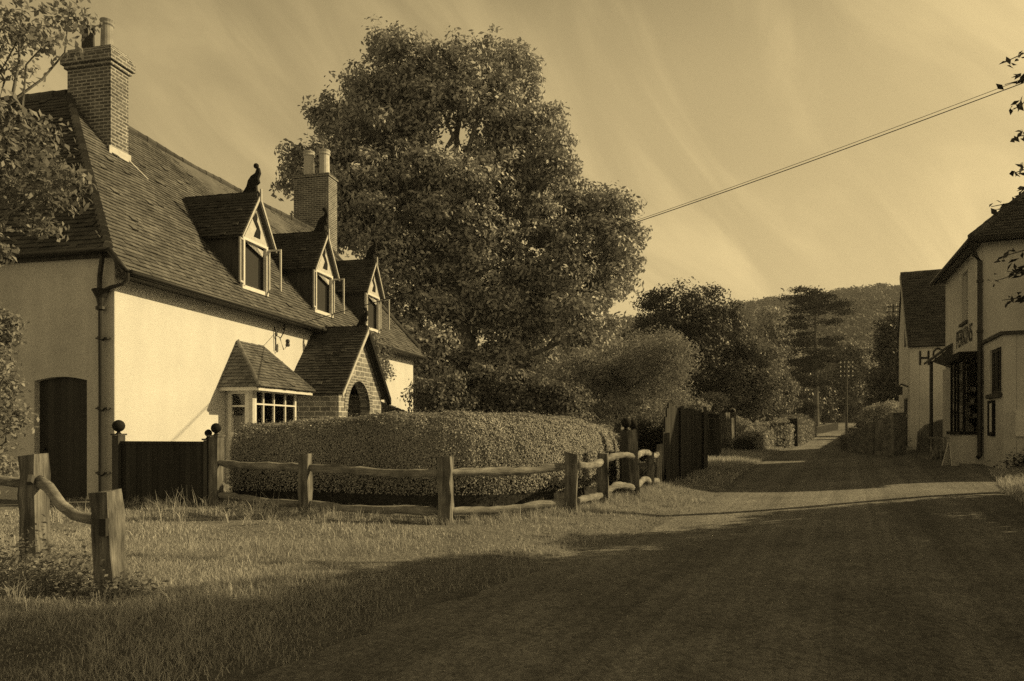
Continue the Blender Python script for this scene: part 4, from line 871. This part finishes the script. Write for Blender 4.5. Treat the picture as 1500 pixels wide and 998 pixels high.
tree('leafy_tree', 'pale round-crowned tree on the slope left of the pine', 'tree', base_at(1140, 98), pb([(1118, 500, 36, 30), (1150, 505, 28, 34), (1150, 550, 34, 34), (1120, 545, 34, 34), (1130, 470, 26, 22)], 98), 20000, .42, 'leaf_light', .3, per=20, clump=1.1)
tree('valley_tree', 'tangled dark tree filling the valley right of the pine trunk', 'tree', base_at(1235, 92), pb([(1222, 560, 30, 34), (1255, 560, 26, 40), (1225, 600, 32, 26), (1265, 600, 26, 26), (1245, 520, 26, 22)], 92), 20000, .38, 'leaf_mid', .3, per=20, clump=1.0)
tree('roadside_tree', 'dark tree masking the lane bend between topiary and pine', 'tree', base_at(1180, 86), pb([(1170, 570, 24, 34), (1185, 600, 22, 26), (1205, 590, 20, 30)], 86), 12000, .36, 'leaf_dark', .25, per=20, clump=.9)
tree('yard_tree', 'tall dark tree rising behind the lettered house on the right', 'tree', base_at(1312, 55), pb([(1303, 500, 20, 32), (1315, 540, 32, 44), (1290, 570, 24, 36), (1325, 600, 34, 34), (1285, 605, 20, 24), (1350, 520, 40, 40), (1308, 480, 14, 16)], 55), 30000, .25, 'leaf_dark', .3, per=22, clump=.7)
tree('wall_shrub', 'pale grassy shrub tufting over the right-hand lane wall', 'shrub', base_at(1283, 44), pb([(1280, 603, 18, 9), (1298, 598, 16, 9), (1268, 612, 10, 10), (1310, 600, 16, 14)], 44), 6000, .15, 'leaf_light', .06, per=16, clump=.35, limbs=False, asp=.25)
tree('lane_bush', 'rounded bush at the left end of the right-hand lane wall', 'bush', base_at(1260, 50), pb([(1261, 617, 8, 12), (1268, 625, 9, 12)], 50), 4000, .12, 'leaf_mid', .06, per=14, clump=.25, limbs=False)
# pine
pbse = Vector(base_at(1196, 84)); pin = empty('pine_tree', pbse, 0, 'tall thin pine with bare trunk and layered boughs at the lane end', 'tree'); top = P(1194, 420, 84)
mb = MB(); mb.tube([pbse - Vector((0, 0, .3)), pbse + Vector((0, 0, 1)), pbse.lerp(top, .5), top], [.45, .36, .22, .05], 8)
C = []; 
for i in range(46):
    t = RNG.uniform(.28, 1); c = pbse.lerp(top, t); ln = (3.9 * math.sin(math.pi * min(1, (1 - t) * .9 + .22)) ** 1.0) * RNG.uniform(.45, 1.05) + .3; a = RNG.uniform(0, 2 * math.pi)
    e = c + Vector((math.cos(a) * ln, math.sin(a) * ln, -.15 * ln + RNG.uniform(-.2, .5))); mb.tube([c, c.lerp(e, .6) + Vector((0, 0, .15)), e], [.07, .05, .02], 5)
    for j in range(9): f = RNG.uniform(.35, 1.08); q = c.lerp(e, f); C.append((q.x + RNG.normal(0, .3), q.y + RNG.normal(0, .3), q.z + RNG.normal(0, .1)))
offset(mb, pbse); mb.build('trunk', 'bark', pin); C = np.repeat(np.array(C), 34, 0); C = C + RNG.normal(0, 1, C.shape) * np.array([.5, .5, .14])
V, Fq = leaves(C, np.tile([0, 0, 1.], (len(C), 1)), .38, .35, .6); raw_mesh('crown', V - np.array(pbse), Fq, 'leaf_pine', pin)

# near trees framing the picture (crowns beyond the frame edge shade the road)
def sprig(pts, n, size):                # leafy twigs along polylines
    C = []
    for (a, b) in pts:
        a = np.array(a); b = np.array(b); k = max(3, int(n)); t = RNG.uniform(0, 1, (k, 1)); C.append(a + (b - a) * t + RNG.normal(0, size * .38, (k, 3)))
    C = np.concatenate(C); return leaves(C, np.tile([0, 0, 1.], (len(C), 1)) + RNG.normal(0, .8, C.shape), size, .45, .5)
rb = [(10.6, 6.6, 4.3, 2.7, 2.0, 2.9), (10.4, 8.4, 3.8, 2.1, 1.3, 2.4), (10.5, 9.8, 3.2, 1.8, 1.1, 1.9), (10.6, 11.2, 2.4, 1.4, .9, 1.4), (12, 4.4, 5, 3, 2.2, 3.5)]
nrt = tree('roadside_beech', 'overhanging tree coloured as a dark silhouette whose branch tips enter at the right edge', 'tree', (11.2, 7.4, gz(11.2, 7.4)), rb, 70000, .16, 'leaf_sil', .22, per=22, clump=.45, twigs=60, shell=(.2, 1.0))
sp = []
mbt = MB()
for (a, b) in [((1540, 60, 8.4), (1470, 92, 8.2)), ((1540, 105, 8.4), (1472, 124, 8.2)), ((1530, 130, 8.4), (1486, 160, 8.3)), ((1520, 195, 8.3), (1492, 200, 8.2)), ((1540, 235, 8.3), (1482, 255, 8.1)), ((1540, 262, 8.3), (1490, 280, 8.2)), ((1540, 285, 8.2), (1452, 303, 8.0)), ((1540, 355, 8.2), (1462, 378, 8.1)), ((1540, 385, 8.2), (1458, 412, 8.0)), ((1540, 400, 8.2), (1475, 398, 8.1)), ((1540, 430, 8.2), (1468, 440, 8.1))]:
    A, B = P(*a), P(*b); sp.append((A, B)); mbt.tube([A + Vector((1.2, 0, .2)), A, B], [.02, .012, .004], 5)
V, Fq = sprig(sp, 22, .10); raw_mesh('branch_leaves', V - np.array(nrt.location), Fq, 'leaf_sil', nrt); offset(mbt, nrt.location); mbt.build('branches', 'bark', nrt)
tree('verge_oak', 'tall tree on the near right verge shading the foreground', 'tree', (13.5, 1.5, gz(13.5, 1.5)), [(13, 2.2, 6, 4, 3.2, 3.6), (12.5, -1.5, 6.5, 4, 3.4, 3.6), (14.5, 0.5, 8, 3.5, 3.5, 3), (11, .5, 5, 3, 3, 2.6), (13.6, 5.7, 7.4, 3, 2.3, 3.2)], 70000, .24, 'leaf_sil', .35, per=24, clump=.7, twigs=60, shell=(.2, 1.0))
lb = pb([(-30, 40, 70, 60), (35, 40, 42, 40), (100, 28, 36, 14), (70, 60, 36, 16), (25, 105, 30, 16), (-20, 220, 70, 75), (50, 225, 50, 55), (95, 270, 40, 40), (30, 310, 60, 50), (-30, 360, 60, 50)], 6.8, .9)
lt = tree('hedgerow_ash', 'leafy branches hanging in at the left edge over the cottage roof', 'tree', (-6.3, 5.6, gz(-6.3, 5.6)), lb, 5200, .07, 'leaf_near', .05, per=11, clump=.2, twigs=60, shell=(.3, 1.05), droop=.4)
ls = pb([(-25, 500, 50, 60), (5, 480, 22, 40), (-5, 560, 26, 45), (10, 620, 24, 50), (-15, 680, 40, 40)], 8.4, .9)
tree('edge_shrub', 'pale leafy shrub at the left edge beside the dark door', 'shrub', (-6.2, 8.5, gz(-6.2, 8.5)), ls, 5200, .06, 'leaf_near', .04, per=12, clump=.16, limbs=False)

# ================================================================== WOODED HILL
ncr = 2400; cy = RNG.uniform(0, 1, ncr) ** .75 * 255 + 120; rt = RNG.uniform(.05, .85, ncr); cx = rt * cy; cz = H(cx, cy); rad = RNG.uniform(2.6, 5.2, ncr)
per = 150; d = unit(RNG.normal(0, 1, (ncr * per, 3))); d[:, 2] = np.abs(d[:, 2]) * 1.0 - .25
Rr = np.repeat(rad, per)[:, None]; c = np.repeat(np.stack([cx, cy, cz + rad * 1.0 + 1.5], -1), per, 0); q = c + d * Rr * np.array([1, 1, 1.15]) * RNG.uniform(.8, 1.05, (len(d), 1))
V, Fq = leaves(q, d + np.array([0, 0, .2]), .95, .8, .3); o = raw_mesh('hill_woodland', V, Fq, 'leaf_forest'); o['kind'] = 'stuff'; tag(o, 'dense woodland covering the long hill beyond the lane', 'woodland')

# ================================================================== POLES AND WIRES
def pole(name, label, px, Y, ytop, arms, nins):
    b = Vector(base_at(px, Y)); t = P(px, ytop, Y); h = t.z - b.z; root = empty(name, b, R(-20), label, 'telegraph pole', 'telegraph poles along the lane')
    mb = MB(); mb.tube([(0, 0, -.4), (0, 0, h)], [.13, .09], 8); mb.build('pole', 'oak_dark', root)
    for i in range(arms):
        z = h - .25 - i * .45; mb = MB(); mb.box(-.6, .6, -.13, -.05, z, z + .08); a = mb.build('crossarm', 'oak_dark', root)
        for k in range(nins): x = -.55 + 1.1 * k / (nins - 1); mb = MB(); mb.lathe((x, -.09, z + .08), [(.02, 0), (.02, .06), (.05, .07), (.045, .16), (.02, .18)], 6); mb.build('insulator', 'card', a)
pole('telegraph_pole', 'slim telegraph pole with four crossarms at the far end of the lane', 1240, 72, 530, 4, 4)
pole('telegraph_pole', 'telegraph pole top showing above the dark tree beside the lettered house', 1309, 63, 446, 3, 4)
sx, sy = cl(5.42, -.2); A = Vector((sx, sy, 3.98)); Bp = P(1560, 99, 12.2)
pz_ = gz(Bp.x, Bp.y); pr0 = empty('wire_pole', (Bp.x, Bp.y, pz_), 0, 'wooden pole at the right carrying the wires to the cottage', 'pole')
mb = MB(); mb.tube([(0, 0, -.4), (0, 0, Bp.z - pz_ + .3)], [.13, .1], 8); mb.build('pole', 'oak', pr0)
for k, (dz, r) in enumerate(((0, .0085), (.07, .005))):
    mb = MB(); pts = []
    for i in range(25): t = i / 24; p = A.lerp(Bp + Vector((0, 0, dz)), t); p.z -= .25 * math.sin(math.pi * t) - .0; pts.append(p - A)
    mb.tube(pts, r, 5); o = mb.build('telephone_wire', 'wire'); o.location = A
    tag(o, ['thicker lower overhead wire crossing the sky to the cottage wall', 'thinner upper overhead wire just above the thicker one'][k], 'wire', 'overhead wires')

# ================================================================== GRASS
def scatter(n, x0, x1, y0, y1, keep):
    x = RNG.uniform(x0, x1, n); y = RNG.uniform(y0, y1, n); k = keep(x, y); return x[k], y[k]
def blades(x, y, h, w_, lean=.45, lift=None):
    n = len(x); z = H(x, y, True) - .01; a = RNG.uniform(0, 2 * math.pi, n); h = h * RNG.uniform(.5, 1.35, n); la = RNG.uniform(0, 2 * math.pi, n); le = RNG.uniform(.1, 1.0, n) * lean
    b = np.stack([x, y, z], -1); s = np.stack([np.cos(a), np.sin(a), 0 * a], -1) * w_ * RNG.uniform(.6, 1.3, (n, 1)); dl = np.stack([np.cos(la), np.sin(la), 0 * a], -1)
    m_ = b + dl * (h * le * .35)[:, None] + np.array([0, 0, 1.]) * (h * .55)[:, None]; t = b + dl * (h * le)[:, None] + np.array([0, 0, 1.]) * (h * (1 - .3 * le))[:, None]
    V = np.stack([b - s / 2, b + s / 2, m_ + s * .35, m_ - s * .35, t + s * .06, t - s * .06], 1).reshape(-1, 3); i0 = (np.arange(n) * 6)[:, None]
    F1 = i0 + np.array([[0, 1, 2, 3]]); F2 = i0 + np.array([[3, 2, 4, 5]]); return V, np.concatenate([F1, F2])
def nz(x, y): return .5 + .25 * np.sin(x * 1.9 + 1.3 * np.sin(y * 1.1)) + .25 * np.sin(y * 2.3 + 1.1 * np.sin(x * 1.7 + 2))
def verge(x, y):
    d = XL(y) - x + .12 * np.sin(y * 3) + .1 * np.sin(y * 7.3)
    dens = sst(-.1, .7, d) * .85 + .15 * (d > -.08); wear = np.exp(-(((x + 1.6) / 2.6) ** 2 + ((y - 8.6) / .9) ** 2))
    bare = sst(1.6, .2, np.abs(d - .9)) * sst(5.5, 7, y) * (1 - sst(9.5, 10.5, y)) * .65
    vis = np.abs(x) < y * .80 + .6
    return (RNG.uniform(0, 1, len(x)) < dens * (1 - bare) * (1 - .75 * wear * nz(y * 2, x * 2)) * (.3 + .7 * nz(x * 1.7, y * 1.7))) & (d > -.08) & vis
Vs = []; Fs = []; off = 0
def add(VF):
    global off
    V, Fq = VF; Vs.append(V); Fs.append(Fq + off); off += len(V)
x, y = scatter(330000, -7, 2.4, 2.6, 8.5, verge); add(blades(x, y, .028 + .075 * nz(x * 1.1, y * 1.1) ** 1.5, .0055, .95))
x, y = scatter(190000, -8, 5, 8.5, 16, lambda x, y: verge(x, y)); add(blades(x, y, .02 + .09 * nz(x * 1.3, y * 1.3) ** 1.6, .009, .9))
x, y = scatter(60000, 2, 14, 16, 34, lambda x, y: (XL(y) - x > -.05) & (XL(y) - x < 2.6)); add(blades(x, y, .13, .02, .6))
x, y = scatter(90000, 5, 14, 6, 18, lambda x, y: (x - XR(y) > -.05) & (x - XR(y) < 3.2) & ((y < 15.9) | (x > 13))); add(blades(x, y, .16, .014, .6))
x, y = scatter(16000, 9, 22, 24, 46, lambda x, y: (x - XR(y) > -.05) & (x - XR(y) < .6)); add(blades(x, y, .15, .03, .6))
tx, ty = scatter(900, -7, 5, 3, 16, verge)            # taller tufts, thickest along the fence foot
k_ = RNG.uniform(0, 6.99, 420)
sx_ = np.array([p[0] for p in seq]); sy_ = np.array([p[1] for p in seq]); tx = np.concatenate([tx, np.interp(k_, range(8), sx_) + RNG.normal(0, .12, 420)]); ty = np.concatenate([ty, np.interp(k_, range(8), sy_) + RNG.normal(-.08, .14, 420)])
gx_ = np.linspace(-6.9, -5, 60); tx = np.concatenate([tx, gx_ + RNG.normal(0, .1, 60)]); ty = np.concatenate([ty, np.full(60, 12.25) + RNG.normal(0, .1, 60)])
tx = np.repeat(tx, 22) + RNG.normal(0, .035, len(tx) * 22); ty = np.repeat(ty, 22) + RNG.normal(0, .035, len(ty) * 22)
add(blades(tx, ty, np.repeat(RNG.uniform(.07, .2, len(tx) // 22), 22), .007, .8))
o = raw_mesh('verge_grass', np.concatenate(Vs), np.concatenate(Fs), 'grass'); o['kind'] = 'stuff'; tag(o, 'rough uncut grass covering the verges beside the road', 'grass')
def weed(name, label, cx, cy, n, h, w_, spread, m='grass', lean=.6, cat='weeds'):
    x = cx + RNG.normal(0, spread, n); y = cy + RNG.normal(0, spread, n); V, Fq = blades(x, y, h, w_, lean); b = np.array([cx, cy, gz(cx, cy)]); o = raw_mesh(name, V - b, Fq, m); o.location = b; return tag(o, label, cat)
g = GP(265, 757); weed('tall_grass_tuft', 'tall dry grass stems in front of the boarded gate', g.x, g.y - .15, 46, .42, .012, .16, lean=.8)
g = GP(235, 760); weed('tall_grass_tuft', 'shorter grass tuft near the middle of the boarded gate', g.x, g.y - .1, 40, .25, .012, .12, lean=.8)
g = GP(375, 756); weed('tall_grass_tuft', 'tuft of long stems beside the first hedge fence post', g.x, g.y - .1, 40, .34, .012, .2, lean=.6)
g = GP(85, 764); weed('tall_grass_tuft', 'stiff short grass clump before the dark cottage door', g.x, g.y, 60, .3, .012, .14, lean=.4)
for (px, py, lab, r) in ((40, 850, 'low leafy nettles around the first thick oak post', .42), (100, 865, 'broad-leaved weeds between the two thick oak posts', .35), (175, 880, 'small leafy weeds at the foot of the leaning oak post', .22), (1490, 688, 'dark leafy weeds against the right side of the shop', .5), (345, 752, 'pale leafy weeds by the gate end of the rail fence', .18)):
    g = GP(px, min(py, 990)) if px < 1400 else Vector((11.6, 15.9, gz(11.6, 15.9)))
    n = int(2600 * r); C = np.stack([g.x + RNG.normal(0, r * .6, n), g.y + RNG.normal(0, r * .4, n), np.zeros(n)], -1); C[:, 2] = H(C[:, 0], C[:, 1]) + np.abs(RNG.normal(0, .4 * r, n)) + .01
    V, Fq = leaves(C, np.tile([0, 0, 1.], (n, 1)), .045 if px < 1400 else .08, .6, .5); o = raw_mesh('leafy_weeds', V - np.array(g), Fq, 'leaf_near' if px < 1400 else 'leaf_dark'); o.location = g; tag(o, lab, 'weeds')
# loose stones at the road edge
ns_ = 2600; y = RNG.uniform(3.5, 16, ns_); e = XL(y); x = e + RNG.normal(-.1, .45, ns_) ; s = RNG.uniform(.003, .012, ns_)
base8 = np.array([(-1, -1, 0), (1, -1, 0), (1, 1, 0), (-1, 1, 0), (-.6, -.6, 1), (.6, -.6, 1), (.6, .6, 1), (-.6, .6, 1)], float)
V = np.stack([x, y, H(x, y) + .0], -1)[:, None, :] + base8[None] * (s[:, None, None] * RNG.uniform(.6, 1.3, (ns_, 1, 3))); V = V.reshape(-1, 3); q6 = np.array([(4, 5, 6, 7), (0, 1, 5, 4), (1, 2, 6, 5), (2, 3, 7, 6), (3, 0, 4, 7)])
Fq = (np.arange(ns_)[:, None, None] * 8 + q6[None]).reshape(-1, 4); o = raw_mesh('loose_gravel', V, Fq, 'stone'); o['kind'] = 'stuff'; tag(o, 'loose small stones scattered along the road edge', 'gravel')

# ================================================================== HAZE
hm = bpy.data.materials.new('haze'); hm.use_nodes = True; t = hm.node_tree; t.nodes.remove(t.nodes['Principled BSDF'])
pv = t.nodes.new('ShaderNodeVolumePrincipled'); pv.inputs['Color'].default_value = (.9, .9, .9, 1); pv.inputs['Density'].default_value = .00042; pv.inputs['Anisotropy'].default_value = .3
t.links.new(pv.outputs[0], t.nodes['Material Output'].inputs['Volume'])
M['haze'] = hm; mb = MB(); mb.box(-720, 920, -130, 1520, -2, 100); o = mb.build('haze', 'haze'); o['kind'] = 'stuff'; tag(o, 'thin pale haze over the distant wooded hill', 'haze')
SC.cycles.volume_bounces = 0
